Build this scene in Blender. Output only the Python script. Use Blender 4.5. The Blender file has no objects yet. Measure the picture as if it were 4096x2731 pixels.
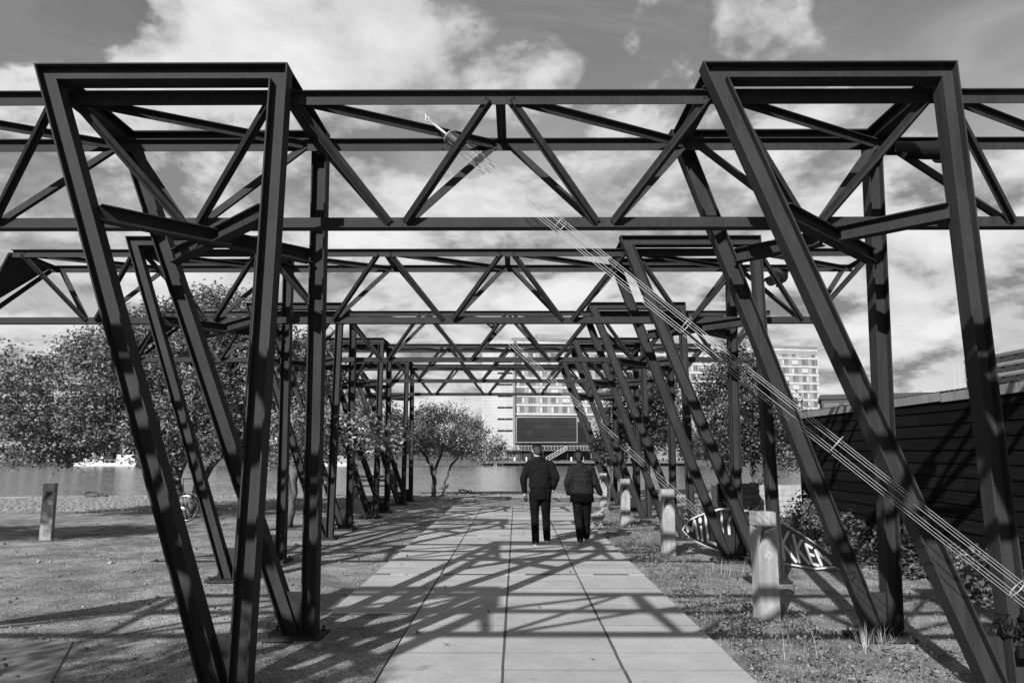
import bpy, bmesh, math, random
import numpy as np
from mathutils import Vector, Matrix
random.seed(7); RNG = np.random.default_rng(11)
PI = math.pi
scn = bpy.context.scene
COL = scn.collection

# ------------------------------------------------------------------ camera, sky, sun, exposure
cam = bpy.data.cameras.new('camera'); camo = bpy.data.objects.new('camera', cam); COL.objects.link(camo)
cam.sensor_width = 36.0; cam.lens = 26.76; cam.clip_start = 0.1; cam.clip_end = 8000
camo.location = (0, 0, 1.7)
camo.rotation_euler = (math.radians(90) + 0.1446, 0, 0.0055)
scn.camera = camo
scn.view_settings.view_transform = 'Standard'; scn.view_settings.look = 'None'
EXPO = 0.7
scn.view_settings.exposure = EXPO; scn.view_settings.gamma = 1.0
scn.view_settings.use_curve_mapping = False

SUN_EL, SUN_AZ = math.radians(29.4), math.radians(24.0)      # shadows fall forward, a little to the right
SUN_STRENGTH, SKY_STRENGTH = 5.0, 0.075
sl = bpy.data.lights.new('sun', 'SUN'); sl.energy = SUN_STRENGTH; sl.angle = math.radians(0.53); sl.color = (1.0, 1.0, 1.0)
so = bpy.data.objects.new('sun', sl); COL.objects.link(so); so.location = (-20, -60, 60)
sd = Vector((math.cos(SUN_EL)*math.sin(SUN_AZ), math.cos(SUN_EL)*math.cos(SUN_AZ), -math.sin(SUN_EL)))
so.rotation_euler = sd.to_track_quat('-Z', 'Y').to_euler()


class NT:
    """small helper to write node trees as expressions"""
    def __init__(s, tree):
        s.t = tree; s.n = tree.nodes; s.l = tree.links
    def new(s, typ, **kw):
        nd = s.n.new(typ)
        for k, v in kw.items(): setattr(nd, k, v)
        return nd
    def put(s, sock, v):
        if isinstance(v, bpy.types.NodeSocket): s.l.new(v, sock)
        elif isinstance(v, (tuple, list)) and len(v) == 3 and sock.type == 'RGBA': sock.default_value = (*v, 1)
        else: sock.default_value = v
    def m(s, op, a, b=0.0, c=0.0, clamp=False):
        nd = s.new('ShaderNodeMath', operation=op, use_clamp=clamp)
        s.put(nd.inputs[0], a); s.put(nd.inputs[1], b); s.put(nd.inputs[2], c)
        return nd.outputs[0]
    def ss(s, x, a, b, o0=0.0, o1=1.0, kind='SMOOTHSTEP'):
        nd = s.new('ShaderNodeMapRange', interpolation_type=kind)
        s.put(nd.inputs[0], x); s.put(nd.inputs[1], a); s.put(nd.inputs[2], b); s.put(nd.inputs[3], o0); s.put(nd.inputs[4], o1)
        return nd.outputs[0]
    def noise(s, vec, scale, detail=4.0, rough=0.5, dist=0.0):
        nd = s.new('ShaderNodeTexNoise')
        if vec is not None: s.l.new(vec, nd.inputs['Vector'])
        nd.inputs['Scale'].default_value = scale; nd.inputs['Detail'].default_value = detail
        nd.inputs['Roughness'].default_value = rough; nd.inputs['Distortion'].default_value = dist
        return nd.outputs[0]
    def vor(s, vec, scale, feature='F1'):
        nd = s.new('ShaderNodeTexVoronoi', feature=feature)
        if vec is not None: s.l.new(vec, nd.inputs['Vector'])
        nd.inputs['Scale'].default_value = scale
        return nd
    def mixf(s, f, a, b):
        nd = s.new('ShaderNodeMix', data_type='FLOAT'); s.put(nd.inputs[0], f); s.put(nd.inputs[2], a); s.put(nd.inputs[3], b)
        return nd.outputs[0]
    def xyz(s, x, y, z):
        nd = s.new('ShaderNodeCombineXYZ'); s.put(nd.inputs[0], x); s.put(nd.inputs[1], y); s.put(nd.inputs[2], z)
        return nd.outputs[0]
    def scalev(s, vec, sc):
        nd = s.new('ShaderNodeVectorMath', operation='MULTIPLY'); s.put(nd.inputs[0], vec); nd.inputs[1].default_value = sc
        return nd.outputs[0]
    def bump(s, h, dist, strength=1.0):
        nd = s.new('ShaderNodeBump'); s.put(nd.inputs['Height'], h); nd.inputs['Distance'].default_value = dist; nd.inputs['Strength'].default_value = strength
        return nd.outputs[0]


def build_world():
    w = bpy.data.worlds.new('World'); scn.world = w; w.use_nodes = True
    t = w.node_tree; t.nodes.clear(); N = NT(t)
    sky = N.new('ShaderNodeTexSky', sky_type='NISHITA', sun_disc=False)
    sky.sun_elevation = SUN_EL; sky.sun_rotation = math.radians(204.0); sky.air_density = 1.0; sky.dust_density = 0.6; sky.ozone_density = 1.0
    sep = N.new('ShaderNodeSeparateColor'); N.l.new(sky.outputs[0], sep.inputs[0])
    # panchromatic film behind a yellow filter: mostly red and green
    bw = N.m('ADD', N.m('MULTIPLY', sep.outputs[0], 0.55), N.m('ADD', N.m('MULTIPLY', sep.outputs[1], 0.35), N.m('MULTIPLY', sep.outputs[2], 0.10)))
    tc = N.new('ShaderNodeTexCoord'); sp = N.new('ShaderNodeSeparateXYZ'); N.l.new(tc.outputs['Generated'], sp.inputs[0])
    x, y, z = sp.outputs
    zc = N.m('MAXIMUM', z, 0.0)
    den = N.m('ADD', zc, 0.30)
    P = N.xyz(N.m('DIVIDE', x, den), N.m('DIVIDE', y, den), 0.35)
    Ps = N.xyz(N.m('ADD', N.m('DIVIDE', x, den), -0.05), N.m('ADD', N.m('DIVIDE', y, den), -0.12), 0.35)
    n1 = N.noise(P, 2.3, 12, 0.60, 0.15); n1s = N.noise(Ps, 2.3, 12, 0.60, 0.15)
    # where the banks of cumulus stand (direction, radius, weight)
    def blob(d, r0, r1, wgt):
        v = Vector(d).normalized()
        nd = N.new('ShaderNodeVectorMath', operation='DOT_PRODUCT'); N.l.new(tc.outputs['Generated'], nd.inputs[0]); nd.inputs[1].default_value = v
        return N.ss(nd.outputs['Value'], math.cos(math.radians(r0)), math.cos(math.radians(r1)), 0.0, wgt)
    bl = None
    for b in CLOUD_BANKS:
        q = blob(*b); bl = q if bl is None else N.m('ADD', bl, q)
    dn = N.m('ADD', N.m('ADD', n1, bl), N.ss(z, 0.02, 0.50, 0.115, -0.025))
    mask = N.ss(dn, 0.495, 0.565)
    # light on the clouds: brighter on the side that faces the sun, greyer in their thin or shaded parts
    edge = N.m('SUBTRACT', n1, n1s)
    detail = N.noise(P, 6.0, 8, 0.62, 0.4)
    lum = N.m('ADD', 0.48, N.m('MULTIPLY', edge, 2.4))
    lum = N.m('ADD', lum, N.m('MULTIPLY', N.m('SUBTRACT', detail, 0.5), 0.48))
    lum = N.m('ADD', lum, N.ss(dn, 0.56, 0.72, 0.0, 0.32))
    lum = N.m('SUBTRACT', lum, N.m('MULTIPLY', N.m('MAXIMUM', N.m('SUBTRACT', lum, 0.66), 0.0), 0.55))
    lum = N.m('MINIMUM', N.m('MAXIMUM', lum, 0.26), 0.88)
    # thin veil, stronger towards the horizon
    Pv = N.scalev(P, (0.9, 1.9, 1.0))
    veil = N.m('MULTIPLY', N.ss(N.noise(Pv, 1.7, 10, 0.62, 0.8), 0.40, 0.75), N.ss(z, 0.25, 0.62, 0.60, 0.38))
    veil = N.m('ADD', veil, N.ss(z, 0.0, 0.50, 0.62, 0.0), clamp=True)
    k = 2.0**-EXPO
    skyv = N.m('MULTIPLY', bw, SKY_STRENGTH)
    skyv = N.mixf(veil, skyv, 0.55*k)
    out = N.mixf(mask, skyv, N.m('MULTIPLY', lum, k))
    cr = N.new('ShaderNodeCombineColor'); 
    for i in range(3): N.l.new(out, cr.inputs[i])
    bg = N.new('ShaderNodeBackground'); N.l.new(cr.outputs[0], bg.inputs[0]); bg.inputs[1].default_value = 1.0
    o = N.new('ShaderNodeOutputWorld'); N.l.new(bg.outputs[0], o.inputs[0])


def D(az, el):      # direction from azimuth (right of the path) and elevation in degrees
    a, e = math.radians(az), math.radians(el)
    return (math.sin(a)*math.cos(e), math.cos(a)*math.cos(e), math.sin(e))


CLOUD_BANKS = [
    (D(-19, 33), 13, 3, 0.20), (D(-11, 27), 8, 2, 0.16), (D(0.8, 28), 5.0, 1, 0.24), (D(-5, 26.5), 4, 1, 0.10), (D(-12, 18), 20, 6, 0.075), (D(-30, 18), 12, 4, 0.05), (D(13, 31), 10, 3, 0.075), (D(12, 12), 14, 5, 0.05),
    (D(-35, 32), 11, 4, -0.14), (D(4, 34), 6, 2, -0.13), (D(36, 30), 13, 5, -0.12),
    (D(28, 12.5), 7, 2, 0.17), (D(31, 5.5), 5, 2, -0.06),
]
build_world()

# ------------------------------------------------------------------ mesh helpers
ROOTS = {}


def tag(o, label=None, cat=None, group=None, kind=None):
    if label: o['label'] = label
    if cat: o['category'] = cat
    if group: o['group'] = group
    if kind: o['kind'] = kind
    return o


def link(name, me, parent=None, loc=None, mats=()):
    o = bpy.data.objects.new(name, me); COL.objects.link(o)
    if parent is not None: o.parent = parent
    if loc is not None: o.location = loc
    if me is not None and mats and not me.materials:
        for m_ in mats: me.materials.append(m_)
    return o


def empty(name, loc=(0, 0, 0), rz=0.0, label=None, cat=None, group=None, parent=None):
    o = bpy.data.objects.new(name, None); COL.objects.link(o); o.location = loc; o.rotation_euler = (0, 0, rz)
    o.empty_display_size = 0.1
    if parent: o.parent = parent
    return tag(o, label, cat, group)


def copy_tree(o, parent=None):
    c = o.copy(); COL.objects.link(c)
    c.parent = parent
    for ch in o.children: copy_tree(ch, c)
    return c


class MB:
    def __init__(s): s.v = []; s.f = []; s.mi = []
    def add(s, vs, fs, m=0):
        k = len(s.v); s.v += [tuple(p) for p in vs]; s.f += [tuple(i+k for i in f) for f in fs]; s.mi += [m]*len(fs); return s
    def box(s, c, d, R=None, m=0):
        x, y, z = (q/2 for q in d)
        vs = [Vector((a*x, b*y, e*z)) for a in (-1, 1) for b in (-1, 1) for e in (-1, 1)]
        if R is not None: vs = [R @ q for q in vs]
        c = Vector(c)
        return s.add([q+c for q in vs], [(0, 1, 3, 2), (4, 6, 7, 5), (0, 4, 5, 1), (2, 3, 7, 6), (0, 2, 6, 4), (1, 5, 7, 3)], m)
    def cbox(s, x0, x1, y0, y1, z0, z1, m=0):
        return s.box(((x0+x1)/2, (y0+y1)/2, (z0+z1)/2), (x1-x0, y1-y0, z1-z0), None, m)
    def beam(s, p, q, prof, nrm, pl0=None, pl1=None, m=0):
        """extrude the 2-D profile (a along nrm, b along dir x nrm) from p to q, ends cut by planes (point, normal)"""
        p, q, nrm = Vector(p), Vector(q), Vector(nrm)
        d = (q-p).normalized(); nrm = (nrm-d*nrm.dot(d)).normalized(); t = d.cross(nrm)
        pl0 = pl0 or (p, d); pl1 = pl1 or (q, d)
        A, B = [], []
        for a, b in prof:
            o = p+nrm*a+t*b
            for (pp, pn), L in ((pl0, A), (pl1, B)):
                pn = Vector(pn); L.append(o+d*((Vector(pp)-o).dot(pn)/d.dot(pn)))
        n = len(prof)
        return s.add(A+B, [tuple(range(n))[::-1], tuple(range(n, 2*n))]+[(i, (i+1) % n, n+(i+1) % n, n+i) for i in range(n)], m)
    def tube(s, pts, rad, n=6, cap=True, m=0):
        pts = [Vector(p) for p in pts]; k = len(s.v); N_ = len(pts)
        if not hasattr(rad, '__len__'): rad = [rad]*N_
        up = None
        for i, p in enumerate(pts):
            d = (pts[min(i+1, N_-1)]-pts[max(i-1, 0)])
            d = d.normalized() if d.length > 1e-9 else Vector((0, 0, 1))
            if up is None:
                up = d.orthogonal().normalized()
            else:
                up = (up-d*up.dot(d)); up = up.normalized() if up.length > 1e-6 else d.orthogonal().normalized()
            w = d.cross(up)
            for j in range(n):
                a = 2*PI*j/n; s.v.append(tuple(p+(up*math.cos(a)+w*math.sin(a))*rad[i]))
        for i in range(N_-1):
            for j in range(n):
                a, b = k+i*n+j, k+i*n+(j+1) % n
                s.f.append((a, b, b+n, a+n)); s.mi.append(m)
        if cap:
            s.f.append(tuple(range(k+n-1, k-1, -1))); s.f.append(tuple(range(k+(N_-1)*n, k+N_*n))); s.mi += [m, m]
        return s
    def ring(s, c, axis, R, r, n=20, k=6, m=0):
        c, axis = Vector(c), Vector(axis).normalized(); u = axis.orthogonal().normalized(); w = axis.cross(u)
        b = len(s.v)
        for i in range(n):
            a = 2*PI*i/n; e = u*math.cos(a)+w*math.sin(a)
            for j in range(k):
                t = 2*PI*j/k; s.v.append(tuple(c+e*(R+r*math.cos(t))+axis*(r*math.sin(t))))
        for i in range(n):
            for j in range(k):
                s.f.append((b+i*k+j, b+((i+1) % n)*k+j, b+((i+1) % n)*k+(j+1) % k, b+i*k+(j+1) % k)); s.mi.append(m)
        return s
    def loft(s, secs, n=14, m=0):
        """closed loft through (centre, rx, ry) ellipses stacked in z; centre may shift in x, y"""
        b = len(s.v)
        for c, rx, ry in secs:
            for j in range(n):
                a = 2*PI*j/n; s.v.append((c[0]+rx*math.cos(a), c[1]+ry*math.sin(a), c[2]))
        for i in range(len(secs)-1):
            for j in range(n):
                s.f.append((b+i*n+j, b+i*n+(j+1) % n, b+(i+1)*n+(j+1) % n, b+(i+1)*n+j)); s.mi.append(m)
        s.f.append(tuple(range(b+n-1, b-1, -1))); k = b+(len(secs)-1)*n; s.f.append(tuple(range(k, k+n))); s.mi += [m, m]
        return s
    def ball(s, c, r, seg=12, rings=8, m=0):
        rx, ry, rz = r if hasattr(r, '__len__') else (r, r, r)
        secs = []
        for i in range(1, rings):
            a = PI*i/rings; secs.append(((c[0], c[1], c[2]-rz*math.cos(a)), rx*math.sin(a), ry*math.sin(a)))
        return s.loft(secs, seg, m)
    def cap(s, p, q, r1, r2, n=10, m=0):
        """round-ended tapered limb"""
        p, q = Vector(p), Vector(q); d = (q-p).normalized()
        pts = [p-d*r1*.95, p-d*r1*.6, p, p.lerp(q, .5), q, q+d*r2*.6, q+d*r2*.95]
        rad = [r1*.3, r1*.8, r1, (r1+r2)/2, r2, r2*.8, r2*.3]
        return s.tube(pts, rad, n, True, m)
    def mesh(s, name, smooth=False, fix=True):
        me = bpy.data.meshes.new(name); me.from_pydata(s.v, [], s.f)
        if any(s.mi): me.polygons.foreach_set('material_index', s.mi)
        if fix:
            bm = bmesh.new(); bm.from_mesh(me); bmesh.ops.recalc_face_normals(bm, faces=bm.faces); bm.to_mesh(me); bm.free()
        if smooth: me.polygons.foreach_set('use_smooth', [True]*len(me.polygons))
        me.update(); return me
    def build(s, name, mats, parent=None, smooth=False, loc=None, fix=True):
        mats = mats if isinstance(mats, (list, tuple)) else [mats]
        return link(name, s.mesh(name, smooth, fix), parent, loc, mats)


def np_mesh(name, V, F):
    """fast mesh from numpy arrays; F is (n, k) with one k"""
    me = bpy.data.meshes.new(name); n, k = F.shape
    me.vertices.add(len(V)); me.vertices.foreach_set('co', V.astype(np.float32).ravel())
    me.loops.add(n*k); me.loops.foreach_set('vertex_index', F.astype(np.int32).ravel())
    me.polygons.add(n); me.polygons.foreach_set('loop_start', np.arange(0, n*k, k, dtype=np.int32)); me.polygons.foreach_set('loop_total', np.full(n, k, dtype=np.int32))
    me.update(calc_edges=True); return me


def organic(name, mb, mat, parent, voxel=0.012, it=6, extra=None):
    """overlapping closed limbs become one continuous skin"""
    me = mb.mesh('tmp'); o = bpy.data.objects.new('tmp', me); COL.objects.link(o)
    r = o.modifiers.new('r', 'REMESH'); r.mode = 'VOXEL'; r.voxel_size = voxel
    sm = o.modifiers.new('s', 'SMOOTH'); sm.iterations = it; sm.factor = 0.5
    dg = bpy.context.evaluated_depsgraph_get(); ev = o.evaluated_get(dg)
    me2 = bpy.data.meshes.new_from_object(ev); bpy.data.objects.remove(o); bpy.data.meshes.remove(me)
    if extra is not None:
        bm = bmesh.new(); bm.from_mesh(me2); e = extra.mesh('e'); bm.from_mesh(e); bm.to_mesh(me2); bm.free()
    me2.polygons.foreach_set('use_smooth', [True]*len(me2.polygons)); me2.name = name; me2.update()
    me2.materials.clear()
    for q in (mat if isinstance(mat, (list, tuple)) else [mat]): me2.materials.append(q)
    return link(name, me2, parent)

# ------------------------------------------------------------------ materials (the photograph is black and white: all greys)
M = {}


AK = 0.64     # the whole grey scale sits low, as in the dark print


def mat(name, fn=None, base=0.3, rough=0.7, spec=0.3, metal=0.0):
    m_ = bpy.data.materials.new(name); m_.use_nodes = True; t = m_.node_tree; N = NT(t)
    b = t.nodes['Principled BSDF']
    base *= AK; b.inputs['Base Color'].default_value = (base, base, base, 1); b.inputs['Roughness'].default_value = rough
    b.inputs['Specular IOR Level'].default_value = spec; b.inputs['Metallic'].default_value = metal
    if fn:
        geo = N.new('ShaderNodeNewGeometry'); fn(N, b, geo.outputs['Position'])
    M[name] = m_; return m_


def setcol(N, b, v):
    v = N.m('MULTIPLY', v, AK)
    c = N.new('ShaderNodeCombineColor')
    for i in range(3): N.put(c.inputs[i], v)
    N.l.new(c.outputs[0], b.inputs['Base Color'])


def f_steel(N, b, P):
    a = N.noise(P, 2.2, 3, 0.5); f = N.noise(P, 45, 3, 0.5); st = N.noise(N.scalev(P, (22, 22, 0.9)), 1.0, 3, 0.5)
    v = N.m('MULTIPLY', N.ss(a, 0.3, 0.7, 0.88, 1.12), N.ss(f, 0.3, 0.7, 0.94, 1.06)); v = N.m('MULTIPLY', v, N.ss(st, 0.3, 0.72, 0.84, 1.2))
    v = N.m('MULTIPLY', v, 0.036)
    sc = N.ss(N.noise(P, 5, 4, 0.6, 0.4), 0.74, 0.80, 0.0, 0.008)
    setcol(N, b, N.m('ADD', v, sc)); N.l.new(N.ss(st, 0.3, 0.7, 0.66, 0.78), b.inputs['Roughness'])


def f_slab(N, b, P):
    oi = N.new('ShaderNodeObjectInfo'); r = N.ss(oi.outputs['Random'], 0, 1, 0.90, 1.08, 'LINEAR')
    a = N.noise(P, 1.7, 6, 0.62); f = N.noise(P, 90, 3, 0.6); g = N.noise(P, 9, 6, 0.65)
    v = N.m('MULTIPLY', N.ss(a, 0.3, 0.7, 0.9, 1.08), N.ss(f, 0.25, 0.75, 0.86, 1.14)); v = N.m('MULTIPLY', v, r)
    sp = N.ss(N.vor(P, 22).outputs['Distance'], 0.05, 0.10, 0.55, 1.0)
    dirt = N.m('MULTIPLY', N.ss(g, 0.56, 0.75, 1.0, 0.78), N.ss(N.noise(P, 2.6, 7, 0.7, 0.6), 0.56, 0.72, 1.0, 0.80))
    v = N.m('MULTIPLY', N.m('MULTIPLY', v, sp), dirt)
    setcol(N, b, N.m('MULTIPLY', v, 0.48)); N.l.new(N.bump(f, 0.002, 0.5), b.inputs['Normal'])


def f_gravel(N, b, P):
    vo = N.vor(P, 75); vr = N.new('ShaderNodeSeparateColor'); N.l.new(vo.outputs['Color'], vr.inputs[0])
    vo2 = N.vor(P, 30); v2 = N.new('ShaderNodeSeparateColor'); N.l.new(vo2.outputs['Color'], v2.inputs[0])
    a = N.noise(P, 0.45, 6, 0.62); g = N.noise(P, 3.2, 7, 0.68)
    v = N.ss(vr.outputs[0], 0, 1, 0.62, 1.38, 'LINEAR'); v = N.m('MULTIPLY', v, N.ss(v2.outputs[1], 0, 1, 0.82, 1.18, 'LINEAR'))
    v = N.m('MULTIPLY', v, N.ss(a, 0.32, 0.68, 0.80, 1.15)); v = N.m('MULTIPLY', v, N.ss(g, 0.35, 0.7, 1.15, 0.72))
    white = N.ss(vr.outputs[2], 0.92, 0.95, 0.0, 0.22)
    setcol(N, b, N.m('ADD', N.m('MULTIPLY', N.m('MULTIPLY', v, N.ss(N.noise(P, 1.1, 6, 0.6, 0.8), 0.38, 0.62, 1.16, 0.66)), 0.335), white))
    h = N.m('ADD', N.m('MULTIPLY', N.m('SUBTRACT', 1.0, vo.outputs['Distance']), 0.5), N.m('MULTIPLY', g, 0.9))
    N.l.new(N.bump(h, 0.022, 1.0), b.inputs['Normal'])


def f_soil(N, b, P):
    g = N.noise(P, 14, 7, 0.7); f = N.noise(P, 80, 3, 0.6)
    setcol(N, b, N.m('MULTIPLY', N.ss(g, 0.3, 0.7, 0.06, 0.16), N.ss(f, 0.3, 0.7, 0.7, 1.3))); N.l.new(N.bump(g, 0.02, 0.8), b.inputs['Normal'])


def f_stone(base, var=0.22):
    def fn(N, b, P):
        oi = N.new('ShaderNodeObjectInfo'); r = N.ss(oi.outputs['Random'], 0, 1, 1-var, 1+var, 'LINEAR')
        g = N.noise(P, 12, 6, 0.65); c = N.vor(N.scalev(P, (1, 1, 1)), 5.5); cr = N.new('ShaderNodeSeparateColor'); N.l.new(c.outputs['Color'], cr.inputs[0])
        v = N.m('MULTIPLY', N.ss(g, 0.3, 0.7, 0.8, 1.2), r); v = N.m('MULTIPLY', v, N.ss(cr.outputs[0], 0, 1, 0.8, 1.2, 'LINEAR'))
        setcol(N, b, N.m('MULTIPLY', v, base)); N.l.new(N.bump(g, 0.01, 0.6), b.inputs['Normal'])
    return fn


def f_conc(base):
    def fn(N, b, P):
        a = N.noise(P, 4, 7, 0.65); f = N.noise(P, 60, 4, 0.6); st = N.noise(N.scalev(P, (16, 16, 1.5)), 1.0, 5, 0.6)
        v = N.m('MULTIPLY', N.ss(a, 0.3, 0.7, 0.82, 1.14), N.ss(st, 0.3, 0.75, 1.08, 0.72)); v = N.m('MULTIPLY', v, N.ss(f, 0.3, 0.7, 0.9, 1.1))
        setcol(N, b, N.m('MULTIPLY', v, base)); N.l.new(N.bump(f, 0.002, 0.5), b.inputs['Normal'])
    return fn


def f_far(base):
    def fn(N, b, P):
        a = N.noise(P, 0.12, 5, 0.6); st = N.noise(N.scalev(P, (.5, .5, .05)), 1.0, 4, 0.6)
        setcol(N, b, N.m('MULTIPLY', N.m('MULTIPLY', N.ss(a, 0.3, 0.7, 0.9, 1.08), N.ss(st, 0.3, 0.7, 0.93, 1.06)), base))
    return fn


def f_board(N, b, P):
    oi = N.new('ShaderNodeObjectInfo'); r = N.ss(oi.outputs['Random'], 0, 1, 0.75, 1.3, 'LINEAR')
    g = N.noise(N.scalev(P, (30, 1.2, 30)), 1.0, 6, 0.6); sp = N.ss(N.noise(N.scalev(P, (8, 4, 10)), 1.0, 6, 0.7), 0.71, 0.74, 0.0, 0.10)
    setcol(N, b, N.m('ADD', N.m('MULTIPLY', N.m('MULTIPLY', N.ss(g, 0.25, 0.75, 0.6, 1.4), r), 0.010), N.m('MULTIPLY', sp, 0.6))); N.l.new(N.bump(g, 0.003, 0.6), b.inputs['Normal'])


def f_bark(N, b, P):
    g = N.noise(N.scalev(P, (14, 14, 3)), 1.0, 6, 0.65)
    setcol(N, b, N.ss(g, 0.3, 0.7, 0.05, 0.15)); N.l.new(N.bump(g, 0.02, 0.8), b.inputs['Normal'])


def f_fabric(base, sc=60, amp=0.35):
    def fn(N, b, P):
        g = N.noise(P, sc, 4, 0.6); w = N.noise(P, 9, 4, 0.55)
        setcol(N, b, N.m('MULTIPLY', N.m('MULTIPLY', N.ss(g, 0.3, 0.7, 1-amp, 1+amp), N.ss(w, 0.3, 0.7, 0.85, 1.15)), base))
        N.l.new(N.bump(N.m('ADD', N.m('MULTIPLY', w, 2.0), N.m('MULTIPLY', g, 0.15)), 0.028, 0.9), b.inputs['Normal'])
    return fn


def f_water(N, b, P):
    q = N.scalev(P, (0.5, 1.0, 1.0)); n = None
    for sc_, amp in ((0.9, 0.26), (3.2, 0.30)):
        nd = N.new('ShaderNodeTexNoise'); N.l.new(q, nd.inputs['Vector']); nd.inputs['Scale'].default_value = sc_; nd.inputs['Detail'].default_value = 3
        v = N.new('ShaderNodeVectorMath', operation='SUBTRACT'); N.l.new(nd.outputs['Color'], v.inputs[0]); v.inputs[1].default_value = (0.5, 0.5, 0.5)
        w = N.new('ShaderNodeVectorMath', operation='MULTIPLY'); N.l.new(v.outputs[0], w.inputs[0]); w.inputs[1].default_value = (amp*2, amp*2, 0)
        if n is None: n = w.outputs[0]
        else:
            ad = N.new('ShaderNodeVectorMath', operation='ADD'); N.l.new(n, ad.inputs[0]); N.l.new(w.outputs[0], ad.inputs[1]); n = ad.outputs[0]
    ad = N.new('ShaderNodeVectorMath', operation='ADD'); N.l.new(n, ad.inputs[0]); ad.inputs[1].default_value = (0, 0, 1)
    nm = N.new('ShaderNodeVectorMath', operation='NORMALIZE'); N.l.new(ad.outputs[0], nm.inputs[0]); N.l.new(nm.outputs[0], b.inputs['Normal'])


def leafmat(name, base, transl=0.3, rough=0.42, var=0.45):
    m_ = bpy.data.materials.new(name); m_.use_nodes = True; t = m_.node_tree; N = NT(t); b = t.nodes['Principled BSDF']
    geo = N.new('ShaderNodeNewGeometry'); r = geo.outputs['Random Per Island']
    v = N.m('MULTIPLY', N.ss(r, 0, 1, 1-var, 1+var, 'LINEAR'), base)
    setcol(N, b, v); b.inputs['Roughness'].default_value = rough; b.inputs['Specular IOR Level'].default_value = 0.5
    tr = N.new('ShaderNodeBsdfTranslucent'); c = N.new('ShaderNodeCombineColor')
    for i in range(3): N.l.new(v, c.inputs[i])
    N.l.new(c.outputs[0], tr.inputs[0])
    mx = N.new('ShaderNodeMixShader'); mx.inputs[0].default_value = transl
    N.l.new(b.outputs[0], mx.inputs[1]); N.l.new(tr.outputs[0], mx.inputs[2]); N.l.new(mx.outputs[0], t.nodes['Material Output'].inputs[0])
    M[name] = m_; return m_


mat('steel', f_steel, rough=0.7, spec=0.14); mat('slab', f_slab, rough=0.85); mat('gravel', f_gravel, rough=0.95, spec=0.15)
mat('soil', f_soil, rough=0.95, spec=0.1); mat('sett', f_stone(0.27), rough=0.85); mat('coping', f_stone(0.30, 0.12), rough=0.85)
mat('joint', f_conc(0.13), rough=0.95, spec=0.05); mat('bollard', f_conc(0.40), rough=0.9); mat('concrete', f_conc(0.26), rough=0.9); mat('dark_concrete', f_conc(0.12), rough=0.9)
mat('strip_pale', f_conc(0.52), rough=0.85); mat('strip_grey', f_conc(0.20), rough=0.85)
mat('board', f_board, rough=0.8, spec=0.06); mat('bark', f_bark, rough=0.9); mat('flashing', f_conc(0.34), rough=0.55, spec=0.5)
mat('roofing', base=0.05, rough=0.7); mat('white', f_conc(0.72), rough=0.6); mat('white_board', f_conc(0.45), rough=0.7)
mat('wire', base=0.50, rough=0.45, spec=0.35, metal=0.2); mat('drum', base=0.03, rough=0.5); mat('lamp_black', base=0.012, rough=0.5, spec=0.2)
mat('lens', base=0.35, rough=0.12, spec=0.8); mat('sign_black', base=0.012, rough=0.35, spec=0.5); mat('sign_white', base=0.62, rough=0.5)
mat('rubber', base=0.02, rough=0.8); mat('chrome', base=0.8, rough=0.2, metal=1.0); mat('bike_paint', base=0.03, rough=0.35, spec=0.5)
mat('sweater', f_fabric(0.013, 160, 0.4), rough=0.95, spec=0.04); mat('trousers', f_fabric(0.008, 220, 0.3), rough=0.9, spec=0.06)
mat('jacket', f_fabric(0.015, 40, 0.3), rough=0.7, spec=0.12); mat('tunic', f_fabric(0.004, 120, 0.3), rough=0.95, spec=0.04); mat('slacks', f_fabric(0.010, 150, 0.3), rough=0.9, spec=0.06)
mat('skin', base=0.38, rough=0.55); mat('hair_grey', f_fabric(0.045, 180, 0.6), rough=0.7); mat('hair_dark', f_fabric(0.014, 180, 0.6), rough=0.6)
mat('shoe_dark', base=0.03, rough=0.6); mat('sole', base=0.55, rough=0.7); mat('glove', base=0.02, rough=0.7)
mat('fur', f_fabric(0.34, 30, 0.6), rough=0.95); mat('water', f_water, base=0.07, rough=0.15, spec=0.45)
mat('facade_pale', f_far(0.50), rough=0.8); mat('facade_white', f_far(0.62), rough=0.7); mat('facade_grey', f_far(0.27), rough=0.8); mat('facade_mid', f_far(0.36), rough=0.8)
mat('glass_mid', base=0.028, rough=0.2, spec=0.5); mat('glass', base=0.16, rough=0.08, spec=0.8); mat('glass_dark', base=0.014, rough=0.1, spec=0.7); mat('curtain', base=0.6, rough=0.9)
mat('frame_pale', base=0.55, rough=0.6); mat('deck', f_conc(0.16), rough=0.85); mat('rail', base=0.6, rough=0.5); mat('dark_wall', base=0.03, rough=0.8)
mat('far_land', f_soil, rough=0.95); mat('hull', base=0.75, rough=0.5); mat('brickish', f_conc(0.09), rough=0.9); mat('metal_roof', f_conc(0.2), rough=0.6); mat('gull', base=0.5, rough=0.8)
mat('bench', base=0.02, rough=0.7); mat('jacket_black', base=0.015, rough=0.9)
leafmat('leaf_bright', 0.32, 0.28, 0.38, 0.55); leafmat('leaf_light', 0.19, 0.22, 0.48, 0.45); leafmat('leaf_mid', 0.16, 0.25, 0.40, 0.6); leafmat('leaf_dark', 0.085, 0.22, 0.40); leafmat('leaf_far', 0.10, 0.25, 0.7)
leafmat('weed', 0.22, 0.25, 0.6); leafmat('straw', 0.45, 0.2, 0.8); leafmat('dead_leaf', 0.26, 0.1, 0.8); leafmat('pebble', 0.26, 0.0, 0.9, 0.7)

# ------------------------------------------------------------------ the setting
QS = 0.214                                             # the quay runs at a slant to the path


def quay_y(x): return 34.0+QS*x


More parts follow.
